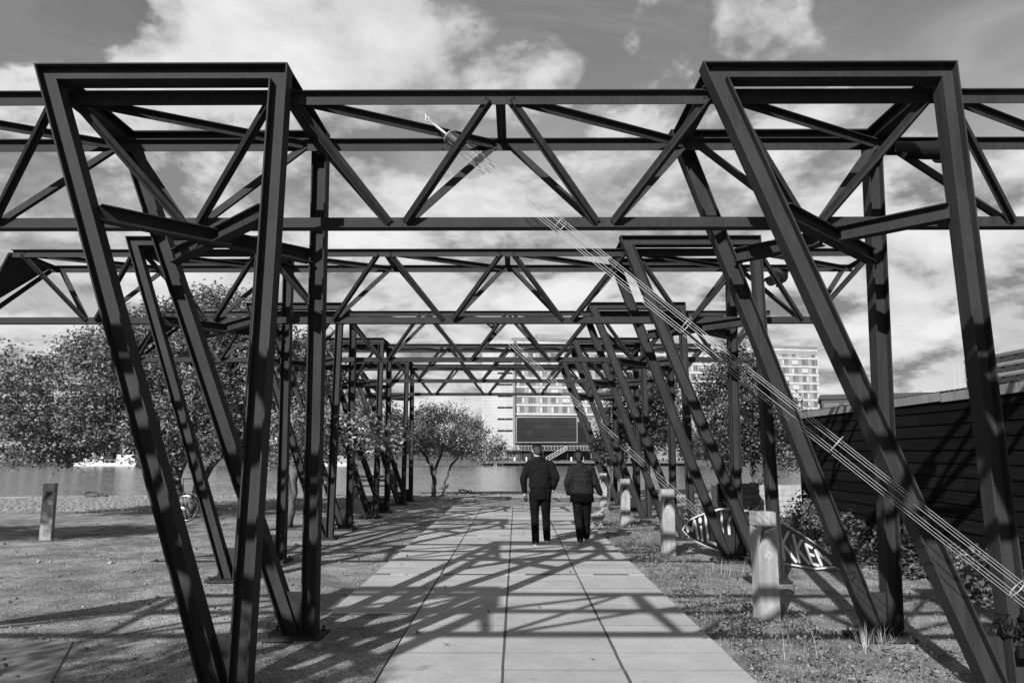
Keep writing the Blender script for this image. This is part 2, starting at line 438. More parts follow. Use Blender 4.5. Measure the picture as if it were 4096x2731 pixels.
def make_ground():
    mb = MB(); X = 160
    mb.add([(-X, -80, -.012), (X, -80, -.012), (X, quay_y(X)-.5, -.012), (-X, quay_y(-X)-.5, -.012)], [(0, 1, 2, 3)])
    g = mb.build('ground', M['gravel']); tag(g, kind='structure')
    # the quay wall below the coping
    mb = MB()
    for z0, z1, off in ((-4.0, -0.25, 0.05),):
        a, b = (-X, quay_y(-X)-off), (X, quay_y(X)-off)
        mb.add([(a[0], a[1], z0), (b[0], b[1], z0), (b[0], b[1], z1), (a[0], a[1], z1), (a[0], a[1]-.6, z0), (b[0], b[1]-.6, z0), (b[0], b[1]-.6, z1), (a[0], a[1]-.6, z1)],
               [(0, 1, 2, 3), (4, 7, 6, 5), (3, 2, 6, 7), (0, 3, 7, 4), (1, 5, 6, 2), (0, 4, 5, 1)])
    w = mb.build('quay_wall', M['dark_concrete']); tag(w, kind='structure')
    ang = math.atan(QS); ca, sa = math.cos(ang), math.sin(ang)
    # granite coping stones, one by one
    cs = None; L = 1.15
    for i in range(-26, 24):
        c = i*L; x, y = c*ca, 34.0+c*sa
        if cs is None:
            m2 = MB(); m2.box((0, 0, 0), (L-.02, .58, .28)); cs = m2.mesh('coping_stone'); cs.materials.append(M['coping'])
            bm = bmesh.new(); bm.from_mesh(cs); bmesh.ops.bevel(bm, geom=bm.edges[:], offset=.018, segments=1, affect='EDGES'); bm.to_mesh(cs); bm.free()
        o = link('coping_stone', cs, w, (x+.29*sa, y-.29*ca, -.118+random.uniform(-.006, .006))); o.rotation_euler = (0, 0, ang+random.uniform(-.004, .004))
    # water, far bank
    mb = MB(); mb.add([(-2500, 20, -2.2), (2500, 20, -2.2), (2500, 2600, -2.2), (-2500, 2600, -2.2)], [(0, 1, 2, 3)]); tag(mb.build('water', M['water']), kind='structure')
    mb = MB(); mb.cbox(-2500, 2500, 232, 6000, -3.5, -0.6); tag(mb.build('far_bank', M['far_land']), kind='structure')
    # strip of setts along the quay
    bandw = {}
    setts = []
    for r in range(0, 46):                            # rows away from the quay
        d = .62+r*.165+.08
        n0 = -19.5; xx = n0+random.uniform(0, .15)
        while xx < 13:
            w_ = random.uniform(.14, .23)
            px, py = xx*ca+d*sa, 34.0+xx*sa-d*ca
            lim = 21.2+max(0, px+14)*.30 if px < -5.2 else (27.6 if px < 3.2 else 30.5)
            if py > lim and not (px > -3.0 and px < 3.0 and d > 4.2):
                setts.append((px+w_/2*ca, py+w_/2*sa, w_, d))
            xx += w_+.018
    me = None
    pave = empty('sett_paving', (0, 0, 0)); tag(pave, kind='structure')
    vis = sorted(setts, key=lambda s: s[1]+.25*abs(s[0]+9))
    m0 = MB(); hx, hy, b, z0, z1 = .5, .5, .10, -.08, .0
    m0.add([(-hx, -hy, z0), (hx, -hy, z0), (hx, hy, z0), (-hx, hy, z0), (-hx, -hy, -.3), (hx, -hy, -.3), (hx, hy, -.3), (-hx, hy, -.3), (-hx+b, -hy+b, z1), (hx-b, -hy+b, z1), (hx-b, hy-b, z1), (-hx+b, hy-b, z1)],
           [(0, 1, 5, 4)[::-1], (1, 2, 6, 5)[::-1], (2, 3, 7, 6)[::-1], (3, 0, 4, 7)[::-1], (0, 1, 9, 8), (1, 2, 10, 9), (2, 3, 11, 10), (3, 0, 8, 11), (8, 9, 10, 11)])
    ms = m0.mesh('sett'); ms.materials.append(M['sett'])
    for px, py, w_, d in vis[:290]:
        o = link('sett', ms, pave, (px, py, random.uniform(.004, .022))); o.scale = (w_, .15, .16); o.rotation_euler = (random.uniform(-.04, .04), random.uniform(-.04, .04), ang+random.uniform(-.05, .05))
    rest = np.array([(p[0], p[1], p[2]) for p in vis[290:]]); base = np.array(m0.v); n = len(rest)
    V = np.repeat(base[None], n, 0); V = V*np.stack([rest[:, 2], np.full(n, .15), np.full(n, .16)], 1)[:, None, :]
    c, s = math.cos(ang), math.sin(ang); V2 = V.copy(); V2[..., 0] = V[..., 0]*c-V[..., 1]*s; V2[..., 1] = V[..., 0]*s+V[..., 1]*c
    V2 += np.stack([rest[:, 0], rest[:, 1], RNG.uniform(.004, .022, n)], 1)[:, None, :]
    F = (np.array(m0.f)[None]+(np.arange(n)*12)[:, None, None]).reshape(-1, 4)
    o = link('sett_field', np_mesh('sett_field', V2.reshape(-1, 3), F), pave, None, [M['sett']]); tag(o, kind='stuff')


make_ground()

XJ, PW, ROW = -0.1065, 0.9495, 0.5
STRIPS = [5.69, 10.99, 15.97, 20.95]


def make_path():
    p = empty('path', (0, 8, 0)); tag(p, kind='structure'); oy = 8
    mb = MB(); mb.add([(XJ-2*PW+.02, 8.335-oy, .0128), (XJ-PW+.02, 8.335-oy, .0128), (XJ-PW+.02, 2.0-oy, .0128), (XJ+2*PW-.02, 2.0-oy, .0128), (XJ+2*PW-.02, 24.4-oy, .0128), (XJ-2*PW+.02, 24.4-oy, .0128)], [(0, 1, 2, 3, 4, 5)]); mb.build('bed', M['joint'], p)
    MB().add([(XJ-2*PW-.01, 2.0-oy, .009), (XJ-PW-.005, 2.0-oy, .009), (XJ-PW-.005, 8.33-oy, .0125), (XJ-2*PW-.01, 8.33-oy, .0125)], [(0, 1, 2, 3)]).build('infill', M['gravel'], p)
    L = ROW-.010; W = PW-.024
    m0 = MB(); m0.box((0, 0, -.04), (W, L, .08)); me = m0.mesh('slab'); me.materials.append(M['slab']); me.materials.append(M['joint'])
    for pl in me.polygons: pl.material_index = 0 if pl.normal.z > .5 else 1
    y = 2.56-.5
    ys = []
    y = STRIPS[0]-.07
    rows = []
    k = STRIPS[0]+.07
    for s in range(len(STRIPS)):
        a = STRIPS[s]+.06; b = (STRIPS[s+1] if s+1 < len(STRIPS) else 24.9)-.06
        n = max(1, int(round((b-a)/ROW))); h = (b-a)/n
        rows += [(a+h*(i+.5), h) for i in range(n) if a+h*(i+1) < 24.5]
    h = .5; rows += [(STRIPS[0]-.06-h*(i+.5), h) for i in range(8)]
    for yc, h in rows:
        for c in range(-2, 2):
            if c == -2 and yc < 8.34: continue
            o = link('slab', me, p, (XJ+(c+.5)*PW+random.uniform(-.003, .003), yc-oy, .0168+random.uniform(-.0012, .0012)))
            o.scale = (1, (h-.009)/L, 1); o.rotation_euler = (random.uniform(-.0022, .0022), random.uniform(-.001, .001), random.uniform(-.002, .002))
    m1 = MB(); m1.box((0, 0, -.03), (.225, .095, .06)); ma = m1.mesh('strip_brick'); ma.materials.append(M['strip_pale']); mb_ = m1.mesh('strip_brick'); mb_.materials.append(M['strip_grey'])
    for s in STRIPS:
        for i in range(16):
            if i < 4 and s < 8: continue
            if random.random() < .12: continue
            x = XJ-2*PW+.12+i*.2374
            link('strip_brick', ma if random.random() < .42 else mb_, p, (x, s-oy+random.uniform(-.006, .006), .019+random.uniform(-.002, .006)))


make_path()

# flush concrete slabs in the gravel on the left of the path
mb = MB(); mb.cbox(-8.2, -5.75, 3.6, 7.3, -.05, 0.0); mb.cbox(-5.73, -4.05, 3.6, 7.3, -.05, .002)
gs = empty('ground_slab', (0, 0, 0), label='flush concrete slab set in the gravel beside the truss leg', cat='slab')
gs.rotation_euler = (0, 0, 0)
R = Matrix.Rotation(-.0, 3, 'Z')
m_ = MB(); m_.add([(-8.4, 4.0, 0), (-2.6, 4.0, 0), (-4.04, 7.23, 0), (-8.4, 7.33, 0), (-8.4, 4.0, -.1), (-2.6, 4.0, -.1), (-4.04, 7.23, -.1), (-8.4, 7.33, -.1)], [(0, 1, 2, 3), (4, 7, 6, 5), (0, 4, 5, 1), (1, 5, 6, 2), (2, 6, 7, 3), (3, 7, 4, 0)])
m_.build('slab_top', M['concrete'], gs)

# ------------------------------------------------------------------ the steel truss portals
SP = 4.9822; YB1 = 6.4875
Z1, TA, Z0, TB, ZC, BASE = 4.8227, .6491, 4.6762, .4909, 3.6454, .9088
XN, SN = -.1327, 1.8241


def H(dp, bw, tf, tw):     # rolled H section: a = flange width direction, b = web direction
    a, w, d, e = bw/2, tw/2, dp/2, dp/2-tf
    return [(-a, -d), (a, -d), (a, -e), (w, -e), (w, e), (a, e), (a, d), (-a, d), (-a, e), (-w, e), (-w, -e), (-a, -e)]


def T(w, dp, tf=.009, tw=.008):   # flange at b = 0, stem towards -b
    a, s_ = w/2, tw/2
    return [(-a, 0), (-a, -tf), (-s_, -tf), (-s_, -dp), (s_, -dp), (s_, -tf), (a, -tf), (a, 0)][::-1]


def build_portal(lx0, lx1, label):
    """a three-chord truss on two pairs of V legs; lx0..lx1 is the outer width of its left support"""
    root = empty('steel_portal', (0, 0, 0), 0, label, 'truss portal', 'steel truss portals over the path')
    S = M['steel']
    HB = H(.142, .152, .012, .009)
    def part(name): return MB(), name
    for x0, x1 in ((lx0, lx1), (1.5422, 3.5633)):
        xl, xr = x0+.071, x1-.071
        zt = Z1-.071
        for sg in (-1, 1):
            # frame plane: from the top bar down to the splayed foot
            def at(x, z):
                k = (zt-z)/zt
                return Vector((x, sg*(TA+(BASE-TA)*k), z))
            nrm = (at(0, zt)-at(0, 0)).cross(Vector((1, 0, 0))).normalized()
            TL, TR = at(xl, zt), at(xr, zt)
            BR = at(xr, .03); BL = at(xr-.158, .03)
            # mitre planes at both corners
            dl = (BL-TL).normalized(); dr = (BR-TR).normalized(); ex = Vector((1, 0, 0))
            pml = (TL, (ex-dl).normalized()); pmr = (TR, (ex+dr).normalized())
            fl = (Vector((0, 0, .03)), Vector((0, 0, 1)))
            MB().beam(TL, TR, HB, nrm, pml, pmr).build('top_beam', S, root)
            MB().beam(TL, BL, HB, nrm, pml, fl).build('leg', S, root)
            MB().beam(TR, BR, HB, nrm, pmr, fl).build('leg', S, root)
            # gusset between the two feet
            g = MB(); th = nrm*.006; zg = .42
            ts = (zt-zg)/(zt-.03); xg0 = xl+(BL.x-xl)*ts+.073
            gp = [at(BL.x+.073, .05), at(xr-.070, .05), at(xr-.070, zg), at(xg0, zg)]
            off = nrm*(-.03*sg)
            g.add([p+off+th for p in gp]+[p+off-th for p in gp], [(0, 1, 2, 3), (7, 6, 5, 4), (0, 4, 5, 1), (1, 5, 6, 2), (2, 6, 7, 3), (3, 7, 4, 0)])
            g.build('gusset', S, root)
            bp = MB(); c = at(xr-.1, 0); bp.cbox(c.x-.30, c.x+.24, c.y-.20, c.y+.20, .002, .03)
            o = bp.build('base_plate', S, root)
            for bx in (-.25, .19):
                for by in (-.15, .15):
                    MB().tube([(c.x+bx, c.y+by, .03), (c.x+bx, c.y+by, .075)], .014, 6).build('bolt', S, o)
        for x in (xl, xr):       # beams that tie the front frame to the rear one
            MB().beam((x, -TA+.085, zt), (x, TA-.085, zt), H(.136, .14, .011, .009), (1, 0, 0)).build('side_beam', S, root)
        # the crossed beams under the bottom chord
        zb = ZC-.07; k = (zt-zb)/(zt-.03)
        xa = xl+(xr-.158-xl)*k; yy = TA+(BASE-TA)*(zt-zb)/zt
        PB = H(.13, .11, .010, .008)
        def brace(p, q): MB().beam(p, q, PB, Vector(q-p).cross(Vector((0, 0, 1)))).build('cross_brace', S, root)
        mid = Vector(((xa+xr)/2, 0, zb))
        A, B, C, E_ = Vector((xa+.08, -yy+.03, zb)), Vector((xr-.075, yy-.03, zb)), Vector((xr-.075, -yy+.03, zb)), Vector((xa+.08, yy-.03, zb))
        brace(A, B)
        d = (C-mid).normalized(); brace(C, mid+d*.085); brace(mid-d*.085, E_)
    # chords
    xe0, xe1 = XN-4*SN-.06, XN+3*SN+.06
    t = T(.105, .108)
    MB().beam((xe0, -TB, Z0), (xe1, -TB, Z0), t, (0, 1, 0)).build('top_chord', S, root)
    MB().beam((xe0, TB, Z0), (xe1, TB, Z0), t, (0, 1, 0)).build('top_chord', S, root)
    tb = [(a, -b) for a, b in T(.115, .105)]
    MB().beam((XN-4.5*SN-.12, 0, ZC), (XN+2.5*SN+.14, 0, ZC), tb, (0, 1, 0)).build('bottom_chord', S, root)
    # web diagonals: each a T bar
    td = T(.082, .058, .008, .008)
    for k in range(-4, 4):
        xt = XN+k*SN
        for sg in (-1, 1):
            for s2 in (-1, 1):
                if k == 3 and s2 == 1: continue
                xb = xt+s2*SN/2
                p = Vector((xt+s2*.085, sg*TB, Z0-.06)); q = Vector((xb-s2*.075, sg*.012, ZC+.055))
                nn = Vector((0, sg, 0)).cross(q-p)
                out = Vector((0, sg, -.55))
                d = (q-p).normalized()
                # flange inside, stem outwards
                a = d.cross(out).normalized()
                mbd = MB(); prof = td
                tt = d.cross(a)
                if tt.dot(out) > 0: a = -a
                mbd.beam(p, q, prof, a); mbd.build('diagonal', S, root)
    # struts and bracing in the top plane
    tq = T(.085, .075, .008, .008)
    for k in range(-4, 4):
        x = XN+k*SN
        if not any(x0-.15 < x < x1+.15 for x0, x1 in ((lx0, lx1), (1.5422, 3.5633))):
            MB().beam((x, -TB+.012, Z0-.014), (x, TB-.012, Z0-.014), tq, (-1, 0, 0)).build('strut', S, root)
        if k < 3:
            p, q = Vector((x+.09, -TB+.02, Z0-.018)), Vector((x+SN-.09, TB-.02, Z0-.018))
            nn = Vector((0, 0, 1)).cross(q-p)
            MB().beam(p, q, tq, nn).build('top_brace', S, root)
    # dark plate closing the left end
    a, b, c = Vector((XN-4*SN-.03, -TB, Z0-.03)), Vector((XN-4*SN-.03, TB, Z0-.03)), Vector((XN-4.5*SN-.02, 0, ZC+.10))
    n = (b-a).cross(c-a).normalized()*.005; off = Vector((-.07, 0, 0))
    MB().add([p+n+off for p in (a, b, c)]+[p-n+off for p in (a, b, c)], [(0, 1, 2), (5, 4, 3), (0, 3, 4, 1), (1, 4, 5, 2), (2, 5, 3, 0)]).build('end_plate', S, root)
    return root


LAB = ['dark steel truss portal furthest from the water, sixth back from the quay edge',
       'dark steel truss portal, fifth back from the quay edge, holding the longest cable stay',
       'dark steel truss portal with the fish-shaped sign behind its right legs',
       'dark steel truss portal with leafy branches over its left legs, third from the quay',
       'dark steel truss portal beside the small dog, second back from the quay edge',
       'dark steel truss portal next to the quay edge, the first back from the water']
pa = build_portal(-3.8878, -1.8521, LAB[1])
pb = build_portal(-3.8878-1.7968, -1.8521-1.7968, LAB[2])
PORT = []
for k in range(6):
    src = pa if k == 1 else pb
    o = src if k in (1, 2) else copy_tree(src)
    o.location = (0, YB1+(k-1)*SP, 0); o['label'] = LAB[k]; PORT.append(o)

# concrete foot pads under the portal nearest the water
for x, y, lab in ((-3.75, YB1+4*SP+BASE, 'low concrete footing on the water side, under the left legs of the last portal'), (-3.75, YB1+4*SP-BASE, 'low concrete footing on the land side, under the left legs of the last portal')):
    mb = MB(); mb.cbox(x-.55, x+.55, y-.32, y+.32, -.2, .0); tag(mb.build('foot_pad', M['dark_concrete']), lab, 'footing', 'footings of the quay portal')


# ------------------------------------------------------------------ cable stays
def make_stay(label):
    root = empty('cable_stay', (0, 0, 0), 0, label, 'cable stay', 'wire cable stays')
    a = Vector((-.565, 6.52, 4.485)); b = Vector((3.18, 5.02, .85)); d = (b-a).normalized()
    end = a+d*((a.z-.12)/-d.z)
    u = d.cross(Vector((0, 0, 1))).normalized(); w = u.cross(d).normalized()
    R = .062
    for i in range(6):
        an = 2*PI*i/6+.3; o = u*math.cos(an)*R+w*math.sin(an)*R
        pts = []; sg_ = random.uniform(.3, 1.0)
        for j in range(15):
            tt = j/14; sag = -.030*4*tt*(1-tt)*sg_
            pts.append(a+(end-a)*tt+o*(1 if tt < .97 else .6)+Vector((0, 0, sag)))
        MB().tube(pts, .0018, 6).build('cable', M['wire'], root, smooth=True)
    L = (end-a).length
    for tt in (.25, .5, .75, 1.0):
        c = a+(b-a)*tt; MB().ring(c, d, R+.005, .004, 24, 6).build('spacer_ring', M['wire'], root, smooth=True)
    # drum and hook
    dr = MB(); dr.tube([a-d*.05, a-d*.048, a+d*.09], [.052, .064, .062], 20); o = dr.build('drum', M['drum'], root)
    MB().ring(a-d*.045, d, .065, .006, 26, 6).build('drum_rim', M['wire'], o, smooth=True)
    top = a-d*.34
    MB().tube([a-d*.06, a-d*.10, a-d*.12, a-d*.27, a-d*.29, top], [.008, .008, .013, .013, .006, .006], 8).build('turnbuckle', M['wire'], root, smooth=True)
    MB().ring(top-d*.02, u, .020, .006, 16, 6).build('shackle', M['wire'], root, smooth=True)
    MB().tube([top-d*.03, top-d*.05+Vector((0, 0, .03)), top-d*.08+Vector((0, .02, .02))], .006, 6).build('hook', M['wire'], root)
    MB().tube([end+d*.25+Vector((0, 0, -.1)), end, end-d*.06], [.03, .05, .02], 8).build('ground_anchor', M['steel'], root)
    return root


st1 = make_stay('long bundle of six bright steel cables anchored beside the first bollard on gravel')
st2 = copy_tree(st1); st2.location = (0, 2*SP, 0); st2['label'] = 'bundle of six steel cables running down to the left tip of the fish-shaped sign'


# ------------------------------------------------------------------ floodlights
def make_flood(label, sc=1.0):
    root = empty('floodlight', (0, 0, 0), 0, label, 'floodlight', 'floodlights on the trusses')
    L = M['lamp_black']
    MB().tube([(-.17, 0, 0), (-.165, 0, 0), (.16, 0, 0)], [.075, .08, .088], 20).build('barrel', L, root, smooth=False)
    sh = MB(); n = 14     # half-open snout at the front
    vs = []
    for i in range(n+1):
        a = -.2+PI*1.25*i/n
        for x, r in ((-.17, .082), (-.30, .084), (-.30, .080), (-.17, .078)): vs.append((x, r*math.cos(a), r*math.sin(a)))
    fs = []
    for i in range(n):
        for j in range(4): fs.append((i*4+j, i*4+(j+1) % 4, (i+1)*4+(j+1) % 4, (i+1)*4+j))
    sh.add(vs, fs); sh.build('snout', L, root)
    MB().tube([(-.172, 0, 0), (-.176, 0, 0)], [.072, .070], 20).build('lens', M['lens'], root)
    MB().tube([(.16, 0, 0), (.165, 0, 0), (.33, 0, -.004), (.36, 0, -.005)], [.10, .118, .122, .09], 22).build('housing', L, root)
    MB().tube([(.24, 0, -.11), (.24, 0, -.17)], .03, 8).build('knob', L, root)
    br = MB(); br.box((.245, .0, .145), (.05, .22, .012)); br.box((.245, .126, .06), (.05, .012, .18)); br.box((.245, -.126, .06), (.05, .012, .18)); br.build('bracket', L, root)
    return root


f1 = make_flood('black barrel floodlight on the right side of the truss with the long cable stay')
f1.location = (3.84, 6.90, 4.53); f1.rotation_euler = (0, -.02, .05)
f2 = copy_tree(f1); f2.location = (4.10, 11.85, 4.42); f2.rotation_euler = (.3, -.35, .9); f2['label'] = 'black floodlight with looped lead on the portal behind the fish-shaped sign'
MB().tube([(.25, .0, .1), (.4, .05, .12), (.48, .05, -.05), (.42, .02, -.2), (.28, 0, -.14)], .008, 6).build('lead', M['rail'], f2, smooth=True)


# black chain and padlocks round the foot of the near right leg
ch = empty('chain_lock', (3.50, 5.58, 0), 0, 'black chain and padlocks wrapped round the steel leg beside the cable anchor', 'chain')
for i in range(16):
    a = 2*PI*i/16; zz = .50+.03*math.sin(3*a); MB().ring((.115*math.cos(a), .115*math.sin(a), zz), (math.cos(a+1.57*(i % 2)), math.sin(a), .5*(i % 2)), .028, .009, 12, 5).build('link', M['lamp_black'], ch)
for i, (dx, dz) in enumerate(((-.06, .36), (.03, .33), (.09, .40), (-.01, .60))):
    o = MB().box((dx, -.135, dz), (.062, .035, .075)).build('padlock', M['lamp_black'], ch); MB().ring((dx, -.135, dz+.045), (0, 1, 0), .022, .006, 12, 5).build('shackle', M['lamp_black'], o)


# ------------------------------------------------------------------ bollards
def make_bollard():
    root = empty('bollard', (0, 0, 0), 0, '', 'bollard', 'concrete light bollards')
    w, d, h = .103, .095, 1.09
    zc = .945     # underside of the cap
    mb = MB()
    # front face (y = -d) with the notch; hole polygon going round
    F = [(-w, -d, 0), (w, -d, 0), (w, -d, zc), (-w, -d, zc)]
    hole = [(-w+.012, -d, .735), (w-.004, -d, .862), (w-.004, -d, zc), (-w+.055, -d, zc)]
    ap = (-.03, .07, .885)
    vs = F+hole+[ap]
    mb.add(vs, [(0, 1, 5, 4), (1, 2, 6, 5), (3, 0, 4, 7), (4, 5, 8), (5, 6, 8), (7, 4, 8), (6, 7, 8)])
    # left face (x = -w) with its own small notch
    Lf = [(-w, d, 0), (-w, -d, 0), (-w, -d, zc), (-w, d, zc)]
    hl = [(-w, .0, .925), (-w, -d+.012, .885), (-w, -d+.012, zc), (-w, .05, zc)]
    al = (-w+.04, -.02, .93)
    mb.add(Lf+hl+[al], [(0, 1, 5, 4), (1, 2, 6, 5), (3, 0, 4, 7), (4, 5, 8), (5, 6, 8), (7, 4, 8), (6, 7, 8)])
    mb.add([(w, -d, 0), (w, d, 0), (w, d, zc), (w, -d, zc), (-w, d, 0), (-w, d, zc)], [(0, 1, 2, 3), (1, 4, 5, 2)])
    mb.build('post', M['bollard'], root, fix=False)
    c = MB(); c.box((0, 0, (zc+h)/2), (2*w+.006, 2*d+.006, h-zc)); me = c.mesh('cap')
    bm = bmesh.new(); bm.from_mesh(me); bmesh.ops.bevel(bm, geom=bm.edges[:], offset=.008, segments=2, affect='EDGES'); bm.to_mesh(me); bm.free()
    link('cap', me, root, None, [M['bollard']])
    return root


bo = make_bollard()
BOLL = [((2.575, 8.16, 0), .10, 'weathered concrete bollard with a square white sticker beside the steel leg'),
        ((2.54, 13.10, 0), .06, 'concrete bollard with a round pale blotch by the fish sign tip'),
        ((2.53, 18.08, 0), .03, 'concrete bollard with no stickers between the blotched bollard and the dog'),
        ((2.58, 23.0, 0), .0, 'concrete bollard with a ring-shaped sticker, behind the small dog'),
        ((-9.25, 15.33, 0), .25, 'lone concrete bollard on the open gravel near the leaning bicycle')]
bls = []
for i, (loc, rz, lab) in enumerate(BOLL):
    o = bo if i == 0 else copy_tree(bo); o.location = loc; o.rotation_euler = (0, .0, rz); o['label'] = lab; bls.append(o)
s_ = MB(); s_.box((0, 0, 0), (.075, .002, .075), Matrix.Rotation(.5, 3, 'Y')); s_.box((.0, -.0012, -.005), (.04, .001, .03), Matrix.Rotation(.5, 3, 'Y'), 1); s_.build('sticker', [M['strip_pale'], M['bollard']], bls[0], loc=(.01, -.0975, .66))
MB().tube([(-.005, -.0952, .64), (-.005, -.0975, .64)], .035, 10).build('blotch', M['white_board'], bls[1])
MB().tube([(.035, -.0952, .70), (.035, -.0975, .70)], .012, 8).build('sticker', M['white'], bls[4])
q = MB(); q.ring((.0, -.100, .27), (0, 1, 0), .06, .011, 20, 4); q.tube([(-.04, -.10, .23), (.04, -.10, .31)], .009, 4); q.tube([(-.04, -.10, .31), (.02, -.10, .25)], .007, 4); q.build('ring_sticker', M['white'], bls[3])
q = MB()
for dx in (-.03, .02):
    q.box((dx, -.097, .13), (.012, .002, .09)); q.box((dx+.015, -.0972, .15), (.035, .002, .012)); q.box((dx+.012, -.0972, .11), (.025, .002, .012))
q.build('sticker_mark', M['white'], bls[3])
q = MB(); q.box((.0, -.100, 1.01), (.07, .002, .06)); q.box((0, -.1015, 1.01), (.045, .002, .035), None, 1); q.build('label_plate', [M['bollard'], M['dark_concrete']], bls[3])


# ------------------------------------------------------------------ fish-shaped sign
def make_sign():
    A, B = Vector((2.75, 13.2, 0)), Vector((4.55, 11.3, 0)); ex = (B-A).normalized(); ny = Vector((ex.y, -ex.x, 0))   # towards the viewer side
    if ny.y > 0: ny = -ny
    root = empty('fish_sign', A, 0, 'black fish-shaped board with white hand-drawn letters and white rim', 'sign')
    def P(s, z, o=0.0): return ex*s+Vector((0, 0, z+.03))+ny*(o-.10*z)
    out = [(.03, .38), (.10, .48), (.18, .56), (.34, .64), (.51, .70), (.74, .77), (1.0, .785), (1.33, .76), (1.6, .695), (1.88, .60), (2.16, .46), (2.44, .30), (2.57, .215),
           (2.68, .20), (2.78, .26), (2.88, .30), (2.84, .17), (2.80, .08), (2.86, -.015), (2.76, -.01), (2.65, .04), (2.36, -.02), (2.02, .0), (1.6, .015), (1.2, .035), (.75, .09), (.49, .15), (.25, .23), (.11, .31)]
    n = len(out); c = (1.35, .37)
    def board(name, sc, o0, o1, mat_):
        pts = [(c[0]+(s-c[0])*(1-sc/1.4), c[1]+(z-c[1])*(1-sc/.40)) for s, z in out]
        mb = MB(); mb.add([P(s, z, o0) for s, z in pts]+[P(s, z, o1) for s, z in pts], [tuple(range(n)), tuple(range(2*n-1, n-1, -1))]+[(i, (i+1) % n, n+(i+1) % n, n+i) for i in range(n)])
        return mb.build(name, mat_, root)
    board('rim', 0, .0, -.02, M['sign_white']); board('panel', .028, .004, -.001, M['sign_black'])
    # letters: strokes as flat bars with round ends, (s, z) polylines with widths
    def lower(s):      # lower outline
        return np.interp(s, [.03, .11, .25, .49, .75, 1.2, 1.6, 2.02, 2.36, 2.6], [.38, .31, .23, .15, .09, .035, .015, .0, -.02, .03])
    def upper(s): return np.interp(s, [.03, .18, .51, .74, 1.0, 1.33, 1.6, 1.88, 2.16, 2.44, 2.6], [.38, .56, .70, .77, .785, .76, .695, .60, .46, .30, .2])
    GL = {'M': [[(0, 0), (.12, 1), (.5, .35), (.9, 1), (1, 0)]], 'i': [[(.5, 0), (.5, .62)], [(.3, .9), (.5, 1), (.7, .9), (.5, .8), (.3, .9)]], 'L': [[(.1, 1), (.12, .05), (.95, .05)]],
          'J': [[(.75, 1), (.75, .2), (.5, .02), (.1, .2)]], 'O': [[(.5, .02), (.1, .3), (.1, .72), (.5, .98), (.9, .72), (.9, .3), (.5, .02)], [(.05, .0), (.95, 1)]],
          'B': [[(.1, 0), (.1, 1), (.8, .8), (.2, .55), (.9, .3), (.1, 0)]], 'A': [[(0, 0), (.5, 1), (1, 0)], [(.22, .38), (.78, .38)]],
          'K': [[(.1, 0), (.1, 1)], [(.9, 1), (.18, .5), (1, 0)]], 'E': [[(.95, 1), (.1, .95), (.1, .03), (.95, .0)], [(.12, .5), (.8, .52)]], 'N': [[(.05, 0), (.1, 1), (.9, 0), (.95, 1)]]}
    spans = [('M', .12, .34), ('i', .36, .47), ('L', .49, .70), ('J', .70, .86), ('O', .90, 1.16), ('B', 1.22, 1.46), ('A', 1.52, 1.78), ('K', 1.80, 2.02), ('K', 2.04, 2.22), ('E', 2.23, 2.37), ('N', 2.38, 2.56)]
    for ch, s0, s1 in spans:
        mb = MB(); wd = .014+.036*(s1-s0)
        for st in GL[ch]:
            pts = []
            for x, y in st:
                s = s0+.01+(s1-s0-.02)*x; lo, up = lower(s)+.065, upper(s)-.065
                if up-lo < .08: m0 = (up+lo)/2; lo, up = m0-.04, m0+.04
                pts.append((s-.10*(y-.5)*(1 if s > 1.4 else .6), lo+(up-lo)*y))
            for (a, b), (c_, d) in zip(pts[:-1], pts[1:]):
                v = Vector((c_-a, d-b)); 
                if v.length < 1e-6: continue
                v.normalize(); nn = Vector((-v.y, v.x))*wd; v = v*wd*.6
                q = [(a-v.x+nn.x*.6, b-v.y+nn.y*.6), (a-v.x*1.4, b-v.y*1.4), (a-v.x-nn.x*.6, b-v.y-nn.y*.6), (a-nn.x, b-nn.y), (c_-nn.x, d-nn.y), (c_+v.x-nn.x*.6, d+v.y-nn.y*.6), (c_+v.x*1.4, d+v.y*1.4), (c_+v.x+nn.x*.6, d+v.y+nn.y*.6), (c_+nn.x, d+nn.y), (a+nn.x, b+nn.y)]
                oo = .0085+random.random()*.003
                mb.add([P(s, z, oo) for s, z in q], [tuple(range(10))])
        mb.build('letter', M['sign_white'], root, fix=False)
    for s in (.8, 2.0):
        MB().tube([P(s, .3, -.03), P(s, -.12, -.35)+Vector((0, 0, .06))], .02, 6).build('prop', M['board'], root)
    return root


make_sign()


